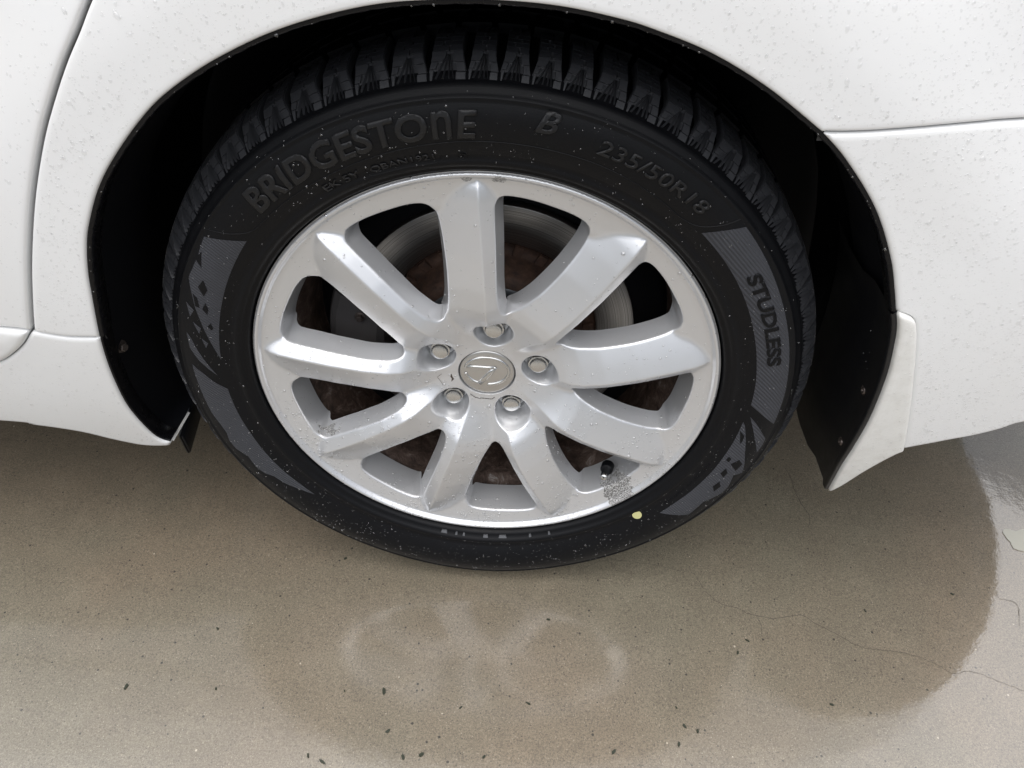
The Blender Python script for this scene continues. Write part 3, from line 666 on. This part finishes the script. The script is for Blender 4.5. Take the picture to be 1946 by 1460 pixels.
# moulded notches by the rim: small raised bars
for a, w in ((179.3, .0032), (174.3, .0052), (166.2, .0016), (160.5, .0014), (-172.1, .0014), (-174.3, .0014), (-168.5, .004)):
    bm = bmesh.new(); da = w / .2545
    pts = [sw(.2568, R(a) - da, -.0006), sw(.2568, R(a) + da, -.0006), sw(.2540, R(a) + da * .8, -.0010), sw(.2540, R(a) - da * .8, -.0010)]
    q = [(p[0], p[1] - .0028, p[2]) for p in pts]
    vs = [bm.verts.new(p) for p in pts + q]
    for f_ in ((4, 5, 6, 7), (0, 1, 5, 4), (1, 2, 6, 5), (2, 3, 7, 6), (3, 0, 4, 7)): bm.faces.new([vs[k] for k in f_])
    bm_obj('bead_mark', bm, 'tread', tyre, smooth=False)

# ------------------------------------------------------------------ alloy wheel
TH0 = -0.038; NUT0 = 0.108
def lut(knots, sig=.0025):
    k = np.array(knots); x = np.linspace(0, .26, 1301); y = np.interp(x, k[:, 0], k[:, 1]); n = int(3 * sig / .0002)
    w = np.exp(-.5 * (np.arange(-n, n + 1) * .0002 / sig) ** 2); w /= w.sum()
    ys = np.convolve(np.pad(y, n, mode='edge'), w, 'valid'); return lambda r: np.interp(r, x, ys)
ridge_y = lut([(0, .0262), (.034, .0262), (.040, .0252), (.050, .0220), (.060, .0170), (.070, .0105), (.080, .0038), (.090, -.0030), (.105, -.0080), (.13, -.0102), (.165, -.0088), (.20, -.0048), (.222, -.0014), (.233, .0022), (.2385, .0060), (.26, .034)], .0022)
ring_in = lut([(0, .060), (.190, .060), (.203, .0150), (.212, .0112), (.222, .0098), (.2395, .0062), (.26, .0062)], .0012)
ring_out = lut([(0, .0), (.2395, .0060), (.2412, .0050), (.2426, .0020), (.2440, .0004), (.2452, .0000), (.2468, .0004), (.2478, .0014), (.2486, .0034), (.26, .012)], .0005)
twist = lut([(0, R(3.2)), (.06, R(3.0)), (.095, R(2.5)), (.13, R(1.8)), (.165, R(1.1)), (.20, R(.5)), (.237, 0.), (.26, 0.)])
slope_s = lut([(0, 0.), (.036, 0.), (.05, .25), (.075, .8), (.09, 1.), (.26, 1.)])
def smin(a, b, k):
    h = np.clip(.5 + .5 * (b - a) / k, 0, 1); return b + (a - b) * h - k * h * (1 - h)
def wheel_y(x, z):
    r = np.hypot(x, z); th = np.arctan2(x, z); yr = ridge_y(r); tw = twist(r); ss_ = slope_s(r)
    y = None; CW, CCW, e = .74, .40, .0004
    for k in range(9):
        ph = (th - (TH0 + k * 2 * np.pi / 9 + tw) + np.pi) % (2 * np.pi) - np.pi
        u = r * np.sin(ph); hh = .5 * (CW + CCW) * (np.sqrt(u * u + e * e) - e) + .5 * (CW - CCW) * u
        # the broad facet is slightly crowned
        hh = hh + 1.6 * np.maximum(-u - .012, 0) ** 2
        ys = np.where(np.abs(ph) < R(52), yr + hh * ss_, 1.)
        y = ys if y is None else smin(y, ys, .0030)
    y = smin(y, ring_in(r), .0014)
    return np.where(r > .2388, np.minimum(ring_out(r), y + .0), y)
# window between spokes: (r, degrees past the spoke)
WIN = [(.2160, 4.15), (.205, 4.15), (.18, 4.9), (.15, 5.9), (.13, 6.8), (.11, 8.4), (.099, 10.2), (.0945, 13.0), (.0968, 16.2), (.104, 19.4), (.12, 23.4), (.15, 27.0), (.18, 28.6), (.2, 28.9), (.211, 28.3), (.2180, 26.4), (.2208, 22), (.2222, 14), (.2230, 9), (.2220, 5.7)]
def pol(r, a): return np.array([r * np.sin(a), r * np.cos(a)])
wc = catmull([pol(r_, R(a)) for r_, a in WIN], True, .0017)
def rot2(P, a):      # clockwise (same sense as theta)
    c, s = np.cos(a), np.sin(a); return np.stack([P[:, 0] * c + P[:, 1] * s, -P[:, 0] * s + P[:, 1] * c], 1)
wins = [rot2(wc, TH0 + k * 2 * np.pi / 9) for k in range(9)]
q_ = np.linspace(0, 2 * np.pi, 64, endpoint=False)
pock = []
for k in range(5):
    a = NUT0 + k * 2 * np.pi / 5; loc = np.stack([.0205 * np.cos(q_), .0605 + .0200 * np.sin(q_) + .0012 * np.cos(2 * q_)], 1); pock.append(rot2(loc, a))
circ = lambda r, n: np.stack([r * np.sin(np.linspace(0, 2 * np.pi, n, endpoint=False)), r * np.cos(np.linspace(0, 2 * np.pi, n, endpoint=False))], 1)
pts = []; loops = []; edges = []
def add(P, loop=False):
    a = sum(len(p) for p in pts); pts.append(P)
    if loop: loops.append((a, a + len(P)))
    return a
win_i = [add(w, True) for w in wins]; poc_i = [add(p, True) for p in pock]; hole_i = add(circ(.0318, 120), True); out_i = add(circ(.2486, 720), True)
for r_ in (.2480, .2470, .2460, .2450, .2440, .2430, .2420, .2410, .2400, .2390): add(circ(r_, 720))
for r_ in (.0326, .0338): add(circ(r_, 110))
holes = wins + pock + [circ(.0318, 120)]
def in_hole(P):
    m_ = np.zeros(len(P), bool)
    r = np.hypot(P[:, 0], P[:, 1]); th = np.arctan2(P[:, 0], P[:, 1])
    k = np.floor(((th - TH0) % (2 * np.pi)) / (2 * np.pi / 9)); ph = (th - TH0) - k * 2 * np.pi / 9
    m_ |= inside(np.stack([r * np.sin(ph), r * np.cos(ph)], 1), wc)
    for p in pock: m_ |= inside(P, p)
    return m_ | (r < .0318)
def hole_dist(P):
    r = np.hypot(P[:, 0], P[:, 1]); th = np.arctan2(P[:, 0], P[:, 1]); best = np.full(len(P), 1e9)
    k = np.floor(((th - TH0) % (2 * np.pi)) / (2 * np.pi / 9)); ph = (th - TH0) - k * 2 * np.pi / 9
    for sft in (0, -1, 1):
        p2 = ph + sft * 2 * np.pi / 9; best = np.minimum(best, dist(np.stack([r * np.sin(p2), r * np.cos(p2)], 1), wc))
    near = r < .09
    if near.any():
        b2 = best[near]
        for p in pock: b2 = np.minimum(b2, dist(P[near], p))
        best[near] = b2
    return best
for hl in wins + pock:
    for d in (.0004, .0010, .0019, .0031):
        q = offset_closed(hl, -d)
        if hl is not wins[0] and False: pass
        pts.append(q[~in_hole(q)])
ridges = []
for k in range(9):
    rr_ = np.arange(.045, .2385, .0022); a = TH0 + k * 2 * np.pi / 9 + twist(rr_)
    P = np.stack([rr_ * np.sin(a), rr_ * np.cos(a)], 1)
    for o_ in (-.0026, -.0012, .0012, .0026):
        Q = P + np.stack([np.cos(a), -np.sin(a)], 1) * o_; Q = Q[np.hypot(Q[:, 0], Q[:, 1]) < .2375]; Q = Q[~in_hole(Q)]; Q = Q[hole_dist(Q) > .0042]; pts.append(Q)
    P = P[~in_hole(P)]; i0 = add(P)
    edges += [(i0 + i, i0 + i + 1) for i in range(len(P) - 1) if np.linalg.norm(P[i + 1] - P[i]) < .0035]; ridges.append(P)
g = hexgrid(-.25, .25, -.25, .25, .0027); r_g = np.hypot(g[:, 0], g[:, 1]); g = g[(r_g < .2383) & (r_g > .0345)]; g = g[~in_hole(g)]; g = g[hole_dist(g) > .0042]
near_r = np.min([np.min(np.linalg.norm(g[:, None] - P[None], axis=2), axis=1) for P in ridges], axis=0); g = g[near_r > .0040]
pts.append(g)
allp = np.concatenate(pts)
V2, T = cdt(allp, loops, lambda c: ~in_hole(c) & (np.hypot(c[:, 0], c[:, 1]) < .2486), edges)
hd = hole_dist(V2); R0 = .0021
nb = hole_i
fil = np.where(hd < R0, R0 - np.sqrt(np.maximum(R0 ** 2 - (R0 - np.minimum(hd, R0)) ** 2, 0)), 0)
WY = wheel_y(V2[:, 0], V2[:, 1]) + fil
VV = [(v[0], y, v[1]) for v, y in zip(V2, WY)]; FF = []
for tri in T:
    a_, b_, c_ = V2[tri]; ccw = (b_[0] - a_[0]) * (c_[1] - a_[1]) - (b_[1] - a_[1]) * (c_[0] - a_[0]) > 0
    FF.append(tuple(int(i) for i in (tri if ccw else tri[::-1])))
wmap = dict(CDT_MAP)
def vid(p): return loop_id[(round(float(p[0]), 9), round(float(p[1]), 9))]
loop_id = {(round(float(allp[i][0]), 9), round(float(allp[i][1]), 9)): wmap[i] for a_, b_ in loops for i in range(a_, b_)}
def wall(loop, rows):
    """rows: function(i) -> list of (2-D point, y) going back"""
    n = len(loop); ids = [[vid(loop[i])] for i in range(n)]
    for i in range(n):
        for p, y in rows(i): VV.append((p[0], y, p[1])); ids[i].append(len(VV) - 1)
    A = .5 * np.sum(loop[:, 0] * np.roll(loop[:, 1], -1) - np.roll(loop[:, 0], -1) * loop[:, 1])
    for i in range(n):
        j = (i + 1) % n
        for k in range(len(ids[i]) - 1):
            q = (ids[i][k], ids[i][k + 1], ids[j][k + 1], ids[j][k]); FF.append(q[::-1] if A > 0 else q)
for w in wins:
    off = [offset_closed(w, d) for d in (.0004, .0016, .0034, .0052, .0058)]
    rw = np.hypot(w[:, 0], w[:, 1]); dp = 1. + .75 * sstep(.205, .220, rw)
    y0 = np.array([VV[vid(p)][1] for p in w])
    wall(w, lambda i: [(off[0][i], y0[i] + .0015), (off[1][i], y0[i] + .006 * dp[i]), (off[2][i], y0[i] + .012 * dp[i]), (off[3][i], y0[i] + .0185 * dp[i]), (off[4][i], y0[i] + .0205 * dp[i])])
for k, p in enumerate(pock):
    a = NUT0 + k * 2 * np.pi / 5; c0 = pol(.05715, a); y0 = np.array([VV[vid(v)][1] for v in p])
    def rows(i, p=p, c0=c0, y0=y0):
        d = p[i] - c0; dn = d / np.linalg.norm(d); t1 = c0 + dn * .0168; out = []
        for s, yy in ((.25, .12), (.55, .4), (.85, .75), (1., 1.)): out.append((p[i] + (t1 - p[i]) * s, y0[i] + (.0445 - y0[i]) * yy))
        out += [(c0 + dn * .0155, .0462), (c0 + dn * .0005, .0465)]; return out
    wall(p, rows)
hl = circ(.0318, 120); wall(hl, lambda i: [(hl[i] * .999, .030), (hl[i] * .998, .036), (hl[i] * .6, .0362)])
oc = circ(.2486, 720)
wall(oc[::-1], lambda i: [(oc[::-1][i] * (.2490 / .2486), .0055), (oc[::-1][i] * (.2478 / .2486), .0090), (oc[::-1][i] * (.238 / .2486), .013)])
VV = np.array(VV); tri = np.array([f for q in FF for f in ([q] if len(q) == 3 else [(q[0], q[1], q[2]), (q[0], q[2], q[3])])])
fn = np.cross(VV[tri[:, 1]] - VV[tri[:, 0]], VV[tri[:, 2]] - VV[tri[:, 0]]); VN = np.zeros_like(VV)
for k in range(3): np.add.at(VN, tri[:, k], fn)
VN /= np.linalg.norm(VN, axis=1)[:, None] + 1e-15
FC = np.array([VV[list(q)].mean(0) for q in FF]); fr = np.hypot(FC[:, 0], FC[:, 2]); ft = np.arctan2(FC[:, 0], FC[:, 2])
spk = np.round(((ft - TH0 - twist(fr) + R(5)) / (2 * np.pi / 9))).astype(int) % 9
cls = np.where(fr < .078, 9, np.where(fr > .2185, 10, spk))
wheel = bpy.data.objects.new('alloy_wheel', None); link(wheel, car); wheel.location = HUB
wheel['label'] = 'silver nine-spoke alloy wheel with pitted paint'
for c in range(11):
    fs = [FF[i] for i in np.where(cls == c)[0]]; used = sorted({v for f_ in fs for v in f_}); mp = {v: i for i, v in enumerate(used)}
    mesh_obj('hub' if c == 9 else 'rim_ring' if c == 10 else 'spoke', VV[used], [tuple(mp[v] for v in f_) for f_ in fs], 'silver', wheel, normals=VN[used])
BV, BF = revolve([(.036, .2275), (.050, .2262), (.062, .2200), (.085, .2120), (.14, .2080), (.20, .2120), (.215, .226)], 200)
mesh_obj('barrel', BV, [f_[::-1] for f_ in BF], 'barrel', wheel)
# flaked lacquer on the hub
def chip_ribbon(pts, w):
    P = catmull(pts, step=.0008); n = len(P); tg = np.gradient(P, axis=0); tg /= np.linalg.norm(tg, axis=1)[:, None]; nn = np.stack([-tg[:, 1], tg[:, 0]], 1)
    ww = w * (.35 + .9 * np.abs(np.sin(np.arange(n) * .9 + 1))); A, B = P + nn * ww[:, None] / 2, P - nn * ww[:, None] / 2; Q = np.concatenate([A, B])
    mesh_obj('paint_crack', np.stack([Q[:, 0], wheel_y(Q[:, 0], Q[:, 1]) - .00025, Q[:, 1]], 1), [(i, n + i, n + i + 1, i + 1) for i in range(n - 1)], 'screw', wheel)
chip_ribbon([(-0.0500, -0.0030), (-0.0545, -0.0070), (-0.0532, -0.0105), (-0.0508, -0.0148), (-0.0489, -0.0190)], .0004)
fl = np.array([(-.0394, -.0035), (-.0408, -.0078), (-.0392, -.0105), (-.0398, -.0150), (-.0366, -.0112), (-.0384, -.0080)])
mesh_obj('paint_chip', np.stack([fl[:, 0], wheel_y(fl[:, 0], fl[:, 1]) - .0003, fl[:, 1]], 1), [tuple(range(6))], 'screw', wheel)
chip_ribbon([(-0.0186, -0.0322), (-0.0149, -0.0354), (-0.0107, -0.0376), (0.0019, -0.0384), (.0061, -.0382), (0.0092, -0.0352)], .0009)
# lug nuts
def nut_mesh():
    bm = bmesh.new()
    def ring(rad, y, n, hexa=False):
        out = []
        for k in range(n):
            a = 2 * math.pi * k / n; rr_ = rad
            if hexa: rr_ = rad / math.cos(((a + math.pi / 6) % (math.pi / 3)) - math.pi / 6)
            out.append(bm.verts.new((rr_ * math.sin(a), y, rr_ * math.cos(a))))
        return out
    n = 48; rows = [ring(.0128, .0465, n), ring(.0125, .0440, n), ring(.0104, .0432, n, True), ring(.0106, .0425, n, True), ring(.0106, .0322, n, True)]
    r5 = [];
    for k in range(n):
        a = 2 * math.pi * k / n; hx = .0106 / math.cos(((a + math.pi / 6) % (math.pi / 3)) - math.pi / 6); rr_ = min(hx, .0110)
        r5.append(bm.verts.new((rr_ * math.sin(a), .0308, rr_ * math.cos(a))))
    rows.append(r5); rows += [ring(.0094, .0304, n), ring(.0092, .0285, n), ring(.0086, .0272, n), ring(.0074, .0267, n), ring(.003, .0264, n)]
    for a, b in zip(rows, rows[1:]):
        for k in range(n): bm.faces.new((a[k], a[(k + 1) % n], b[(k + 1) % n], b[k]))
    bm.faces.new(rows[-1]); bmesh.ops.recalc_face_normals(bm, faces=bm.faces[:])
    me = bpy.data.meshes.new('lug_nut'); bm.to_mesh(me); bm.free(); me.materials.append(M['chrome'])
    me.polygons.foreach_set('use_smooth', [True] * len(me.polygons)); me.set_sharp_from_angle(angle=R(28)); return me
nm = nut_mesh()
for k in range(5):
    a = NUT0 + k * 2 * math.pi / 5; o = bpy.data.objects.new('lug_nut', nm); link(o, wheel)
    o.location = (.05715 * math.sin(a), 0, .05715 * math.cos(a)); o.rotation_euler = (0, R(13 + 37 * k), 0)
# valve
va = math.atan2(.1475, -.1400); vr = .2055
bm = bmesh.new()
def vring(rad, h, n=20): return [bm.verts.new((rad * math.cos(2 * math.pi * k / n), rad * math.sin(2 * math.pi * k / n), h)) for k in range(n)]
rs = [vring(.0078, -.010), vring(.0078, .000), vring(.0064, .0020), vring(.0050, .0022), vring(.0045, .014), vring(.0036, .0145)]
for a, b in zip(rs, rs[1:]):
    for k in range(20): bm.faces.new((a[k], a[(k + 1) % 20], b[(k + 1) % 20], b[k]))
vs_ = bm_obj('valve_stem', bm, 'rubber', wheel)
vdir = Vector((-.35 * math.sin(va), -.90, -.35 * math.cos(va))).normalized()
vs_.location = (vr * math.sin(va), .020, vr * math.cos(va)); vs_.rotation_euler = vdir.to_track_quat('Z', 'Y').to_euler()
bm = bmesh.new(); rs = [vring(.0040, .010), vring(.0041, .018), vring(.0036, .0192), vring(.001, .0194)]
for a, b in zip(rs, rs[1:]):
    for k in range(20): bm.faces.new((a[k], a[(k + 1) % 20], b[(k + 1) % 20], b[k]))
vc = bm_obj('valve_cap', bm, 'chrome', wheel); vc.location = vs_.location; vc.rotation_euler = vs_.rotation_euler
# centre cap with emblem (moved slightly by its own recess)
CV, CF = revolve([(.031, .0308), (.0272, .0306), (.0262, .0300), (.0257, .0285), (.0252, .0260), (.0246, .018), (.0243, .008), (.0243, .0004)], 120)
cap = mesh_obj('centre_cap', CV, CF, 'cap', car, loc=HUB)
cap['label'] = 'round satin centre cap with raised oval emblem'
def capy(x, z): return float(np.interp(math.hypot(x, z), [0, .008, .018, .026, .0285], [.0243, .0243, .0246, .0252, .0257]))
def emblem_bar(bm, P, w, h):
    """raised rounded bar along the 2-D polyline P (x, z); w may vary"""
    P = np.asarray(P, float); n = len(P); tg = np.gradient(P, axis=0); tg /= np.linalg.norm(tg, axis=1)[:, None]; nn = np.stack([-tg[:, 1], tg[:, 0]], 1)
    ww = np.full(n, w) if np.isscalar(w) else np.interp(np.linspace(0, 1, n), np.linspace(0, 1, len(w)), w); rows = []
    for i in range(n):
        rw = []
        for o_, hh in ((-.5, -.0004), (-.40, h * .6), (-.22, h), (.22, h), (.40, h * .6), (.5, -.0004)):
            q = P[i] + nn[i] * o_ * ww[i]; rw.append(bm.verts.new((q[0], capy(*q) - hh, q[1])))
        rows.append(rw)
    for a, b in zip(rows, rows[1:]):
        for k in range(5): bm.faces.new((a[k], b[k], b[k + 1], a[k + 1]))
    bm.faces.new(rows[0]); bm.faces.new(rows[-1][::-1])
bm = bmesh.new()
ec = np.array([.0000, .0034]); ea, eb = .0243, .0190
ell = lambda d: ec + np.array([ea * math.cos(d), eb * math.sin(d)])
emblem_bar(bm, [ell(d) for d in np.linspace(R(168), R(-88), 60)], .0036, .0016)       # upper and right sweep
emblem_bar(bm, [ell(d) for d in np.linspace(R(192), R(246), 22)], .0036, .0016)        # lower left arc
emblem_bar(bm, [(-.0226, .0092), (-.012, .0091), (0, .0089), (.0090, .0088)], [.0036, .0042, .0046, .0046], .0019)
emblem_bar(bm, [(.0095, .0098), (.004, .0018), (-.002, -.0066), (-.0082, -.0150)], [.0050, .0060, .0066, .0066], .0019)
bmesh.ops.recalc_face_normals(bm, faces=bm.faces[:])
bm_obj('emblem', bm, 'chrome', cap)

# ------------------------------------------------------------------ brake behind the spokes
DV, DF = revolve([(.112, .166), (.100, .1665), (.0995, .1655), (.0995, .1235), (.1005, .1225), (.112, .1225)], 200)
disc = mesh_obj('brake_disc', DV, DF, 'disc', car, loc=HUB)
HV, HF = revolve([(.101, .1225), (.104, .1215), (.104, .108), (.098, .1065), (.086, .104), (.070, .1015), (.064, .098), (.0625, .086), (.0625, .02)], 140)
hat = mesh_obj('disc_hat', HV, HF, 'rust', disc)
bm = bmesh.new()
for k in range(26):
    a = 2 * math.pi * k / 26; box(bm, (.1135 * math.sin(a), .1025, .1135 * math.cos(a)), (.010, .006, .012), Euler((0, a, 0)).to_matrix())
bm_obj('hat_ribs', bm, 'rust', disc, smooth=False)['kind'] = 'stuff'
QV, QF = revolve([(.0615, .090), (.0600, .088), (.0600, .082), (.0630, .080), (.0632, .070)], 120); mesh_obj('hub_ring', QV, QF, 'hubgrey', disc)
# caliper bridging the disc on the left
rows = []
for y, r0_, r1_ in ((.140, .118, .186), (.080, .118, .186), (.069, .122, .183), (.0645, .130, .176)):
    rows.append([(r_ * math.sin(a), y, r_ * math.cos(a)) for a, r_ in [(R(-104 + 36 * s), r1_) for s in np.linspace(0, 1, 10)] + [(R(-68 - 36 * s), r0_) for s in np.linspace(0, 1, 10)]])
n = len(rows[0]); Vc = [p for r_ in rows for p in r_]; Fc = [(i * n + j, i * n + (j + 1) % n, (i + 1) * n + (j + 1) % n, (i + 1) * n + j) for i in range(len(rows) - 1) for j in range(n)] + [tuple(range((len(rows) - 1) * n, len(rows) * n))]
bmc = bmesh.new(); mv = [bmc.verts.new(p) for p in Vc]; [bmc.faces.new([mv[i] for i in f_]) for f_ in Fc]; bmesh.ops.recalc_face_normals(bmc, faces=bmc.faces[:])
cal = bm_obj('brake_caliper', bmc, 'caliper', car, smooth=False, loc=HUB)
screw('bolt', (.150 * math.sin(R(-75)), .0640, .150 * math.cos(R(-75))), (0, -1, .1), .0040, cal, hexa=True)
SV, SF = revolve([(.118, .05), (.120, .20), (.135, .208)], 90); mesh_obj('dust_shield', SV, SF, 'black', disc)

# ------------------------------------------------------------------ rain drops
ring_n = 9
DOME = [(0, 0, 1.)] + [(.62 * math.cos(q), .62 * math.sin(q), .78) for q in np.linspace(0, 2 * math.pi, ring_n, endpoint=False)] + [(.93 * math.cos(q), .93 * math.sin(q), .36) for q in np.linspace(0, 2 * math.pi, ring_n, endpoint=False)] + [(math.cos(q), math.sin(q), -.06) for q in np.linspace(0, 2 * math.pi, ring_n, endpoint=False)]
DOME = np.array(DOME); DF_ = [(0, 1 + k, 1 + (k + 1) % ring_n) for k in range(ring_n)] + [(1 + o_ * ring_n + k, 1 + (o_ + 1) * ring_n + k, 1 + (o_ + 1) * ring_n + (k + 1) % ring_n, 1 + o_ * ring_n + (k + 1) % ring_n) for o_ in (0, 1) for k in range(ring_n)]
def drops(name, P, N, rad, parent, stretch=None, hgt=.5, loc=None, material='water'):
    P = np.asarray(P); N = np.asarray(N); n = len(P)
    up = np.array([0, 0, 1.]); down = up - N * (N @ up)[:, None]; L = np.linalg.norm(down, axis=1)
    down[L < 1e-3] = (1, 0, 0); down /= np.linalg.norm(down, axis=1)[:, None]; side = np.cross(down, N)
    st = np.ones(n) if stretch is None else stretch
    hh = hgt * RNG.uniform(.75, 1.2, n)
    a = RNG.uniform(-.5, .5, n)
    dn = down * np.cos(a)[:, None] + side * np.sin(a)[:, None]; sd = np.cross(dn, N)
    V = P[:, None] + (sd * rad[:, None])[:, None] * DOME[None, :, 0:1] + (dn * (rad * st)[:, None])[:, None] * DOME[None, :, 1:2] + (N * (rad * hh)[:, None])[:, None] * DOME[None, :, 2:3]
    m_ = len(DOME); F = [tuple(i * m_ + k for k in f_) for i in range(n) for f_ in DF_]
    return mesh_obj(name, V.reshape(-1, 3), F, material, parent, loc=loc, kind='stuff')
def lognorm(n, med, sig, lo, hi): return np.clip(med * np.exp(RNG.normal(0, sig, n)), lo, hi)
def body_drops(loop, obj, n, x0, x1, z0, z1, med, elong=.5):
    P = np.stack([RNG.uniform(x0, x1, n * 6), RNG.uniform(z0, z1, n * 6)], 1)
    c = .5 + .5 * np.sin(P[:, 0] * 23 + 3 * np.sin(P[:, 1] * 17)) * np.sin(P[:, 1] * 29 + 2 * np.sin(P[:, 0] * 13)); P = P[RNG.uniform(0, 1, len(P)) < .35 + .65 * c]
    P = P[inside(P, loop)]; P = P[dist(P, loop) > .004][:n]
    N = yb_normal(P[:, 0], P[:, 1]); rad = lognorm(len(P), med, .5, .00026, .0021)
    st = 1 + np.abs(RNG.normal(0, elong, len(P))) * (rad > med)
    return drops('water_droplets', np.stack([P[:, 0], yb(P[:, 0], P[:, 1]), P[:, 1]], 1), N, rad, obj, st, .60)
body_drops(q_loop, quarter, 9000, -.45, .46, .40, .80, .00046, .5)
body_drops(d_loop, door, 1900, -.56, -.25, .41, .80, .00046, .6)
body_drops(r_loop, rocker, 1000, -.60, -.37, .20, .42, .00046, .5)
body_drops(b_loop, bumper, 10500, .24, .60, .30, .69, .00046, .25)
P = f_loop; g_ = np.stack([RNG.uniform(.36, .46, 1600), RNG.uniform(.18, .5, 1600)], 1); g_ = g_[inside(g_, f_loop)]; g_ = g_[dist(g_, f_loop) > .003][:260]
drops('water_droplets', np.stack([g_[:, 0], yb(g_[:, 0], g_[:, 1]) - .0045, g_[:, 1]], 1), yb_normal(g_[:, 0], g_[:, 1]), lognorm(len(g_), .0006, .4, .0003, .0014), flapw)
# beads hanging along the bumper's lower edge
bb = catmull(BUMPBOT[:7], step=.001); pick = bb[RNG.choice(len(bb), 34, replace=False)]
drops('hanging_drops', np.stack([pick[:, 0], yb(pick[:, 0], pick[:, 1]) + .002, pick[:, 1] + .0008], 1), np.tile((0, -.45, -.89), (len(pick), 1)), lognorm(len(pick), .0015, .35, .0008, .003), bumper, hgt=1.0)
# beads on the edge trim
ta = np.concatenate([hi_arch, arch_r[1:]]); ti = RNG.choice(len(ta), 34, replace=False); tp = ta[ti]; rd = np.hypot(tp[:, 0], tp[:, 1] - .335)
nrm = np.stack([-tp[:, 0] / rd * .6, -np.full(len(tp), .8), -(tp[:, 1] - .335) / rd * .6], 1)
drops('trim_drops', np.stack([tp[:, 0] * (1 - .003 / rd), yb(tp[:, 0], tp[:, 1]) + .0022, .335 + (tp[:, 1] - .335) * (1 - .003 / rd)], 1), nrm / np.linalg.norm(nrm, axis=1)[:, None], lognorm(len(tp), .0008, .4, .0005, .0018), trim, material='water_dark')
# wheel: area weighted over the front of the mesh, thicker towards the bottom
tc = VV[tri].mean(1); ar = np.linalg.norm(fn, axis=1) / 2; tn = fn / (np.linalg.norm(fn, axis=1)[:, None] + 1e-15)
trr = np.hypot(tc[:, 0], tc[:, 2]); vis = np.clip(-tn[:, 1] + .3 * tn[:, 2], .0, 1)
dens = ar * np.clip(vis, 0, 1) * (.30 + 1.5 * sstep(.10, -.20, tc[:, 2])) * np.where(trr < .035, 0, 1) * (1 + .8 * (trr > .225) * (tc[:, 2] < -.05)) * np.where(tc[:, 1] > .03, 0, 1)
dens *= .25 + 1.5 * np.clip(np.sin(tc[:, 0] * 61 + 2 * np.sin(tc[:, 2] * 47)) * np.sin(tc[:, 2] * 53 + 1.3) + .45, 0, 1)
idx = RNG.choice(len(tri), 4400, p=dens / dens.sum())
w_ = RNG.dirichlet((1, 1, 1), len(idx)); PP = (VV[tri[idx]] * w_[:, :, None]).sum(1)
drops('water_droplets', PP, tn[idx], lognorm(len(idx), .00068, .45, .0003, .0022), wheel, hgt=.55, material='water_metal')
# tyre sidewall
na = 3600; a = RNG.uniform(-np.pi, np.pi, na); r_ = RNG.uniform(.262, .322, na)
kp = RNG.uniform(0, 1, na) < np.clip(.24 + .45 * sstep(.2, -.8, np.cos(a)) + .35 * (np.sin(a * 9 + 1) * np.sin(r_ * 260) > .55), 0, 1); a, r_ = a[kp], r_[kp]
P = np.stack([r_ * np.sin(a), side_y(r_) - .0002, r_ * np.cos(a)], 1); P = squash(P)
sl_ = (side_y(r_ + .001) - side_y(r_ - .001)) / .002; N = np.stack([sl_ * np.sin(a), -np.ones_like(a), sl_ * np.cos(a)], 1); N /= np.linalg.norm(N, axis=1)[:, None]
drops('water_droplets', P, N, lognorm(len(a), .00052, .42, .00025, .0014), tyre, hgt=.8, material='water_dark')
# black liner and flap spots
gi = RNG.integers(0, len(guard_P), 90); gp = guard_P[gi]; yy = RNG.uniform(.02, .15, 90)
drops('water_droplets', np.stack([gp[:, 0] - .0022, yb(gp[:, 0], gp[:, 1]) + yy, gp[:, 1]], 1), np.tile((-1., 0, 0), (90, 1)), lognorm(90, .0005, .4, .0003, .001), guard, material='water_dark')

# ------------------------------------------------------------------ scraps on the concrete
BITS = [(-0.107, -0.179, .011), (-0.155, -0.181, .004), (-0.094, -0.224, .008), (-0.072, -0.252, .008), (-0.012, -0.192, .007), (0.069, -0.182, .007), (0.092, -0.071, .006), (0.065, 0.005, .004), (-0.193, 0.002, .006), (0.17, -0.231, .008), (0.256, -0.197, .007), (0.249, -0.176, .005), (0.351, -0.083, .007), (0.336, -0.101, .006), (0.65, 0.004, .006), (-0.31, -0.188, .006), (-0.418, -0.192, .010), (-0.334, -0.112, .006), (-0.18, -0.257, .008), (-0.163, -0.262, .010), (-0.052, -0.248, .009), (0.02, -0.246, .006), (0.247, -0.218, .008), (0.271, -0.202, .007), (.44, -.16, .006), (.52, -.03, .005)]
for i, (x, y, s) in enumerate(BITS):
    bm = bmesh.new(); k = random.randint(5, 7); ph = random.uniform(0, 6)
    top = [bm.verts.new((s * .5 * math.cos(2 * math.pi * q / k) * random.uniform(.6, 1.1), s * .22 * math.sin(2 * math.pi * q / k) * random.uniform(.5, 1.2), .0008 + random.uniform(0, .0006))) for q in range(k)]
    bot = [bm.verts.new((v.co.x * 1.05, v.co.y * 1.05, -.0002)) for v in top]
    bm.faces.new(top)
    for q in range(k): bm.faces.new((top[q], bot[q], bot[(q + 1) % k], top[(q + 1) % k]))
    bmesh.ops.recalc_face_normals(bm, faces=bm.faces[:])
    o = bm_obj('leaf_scrap', bm, 'leaf', None, smooth=False); o.location = (x, y, gz(y) + .0004); o.rotation_euler = (math.atan(TILT), 0, ph)
    o['label'] = 'tiny dark leaf scrap lying on the wet concrete'; o['category'] = 'leaf scrap'; o['group'] = 'leaf scraps scattered on the concrete'
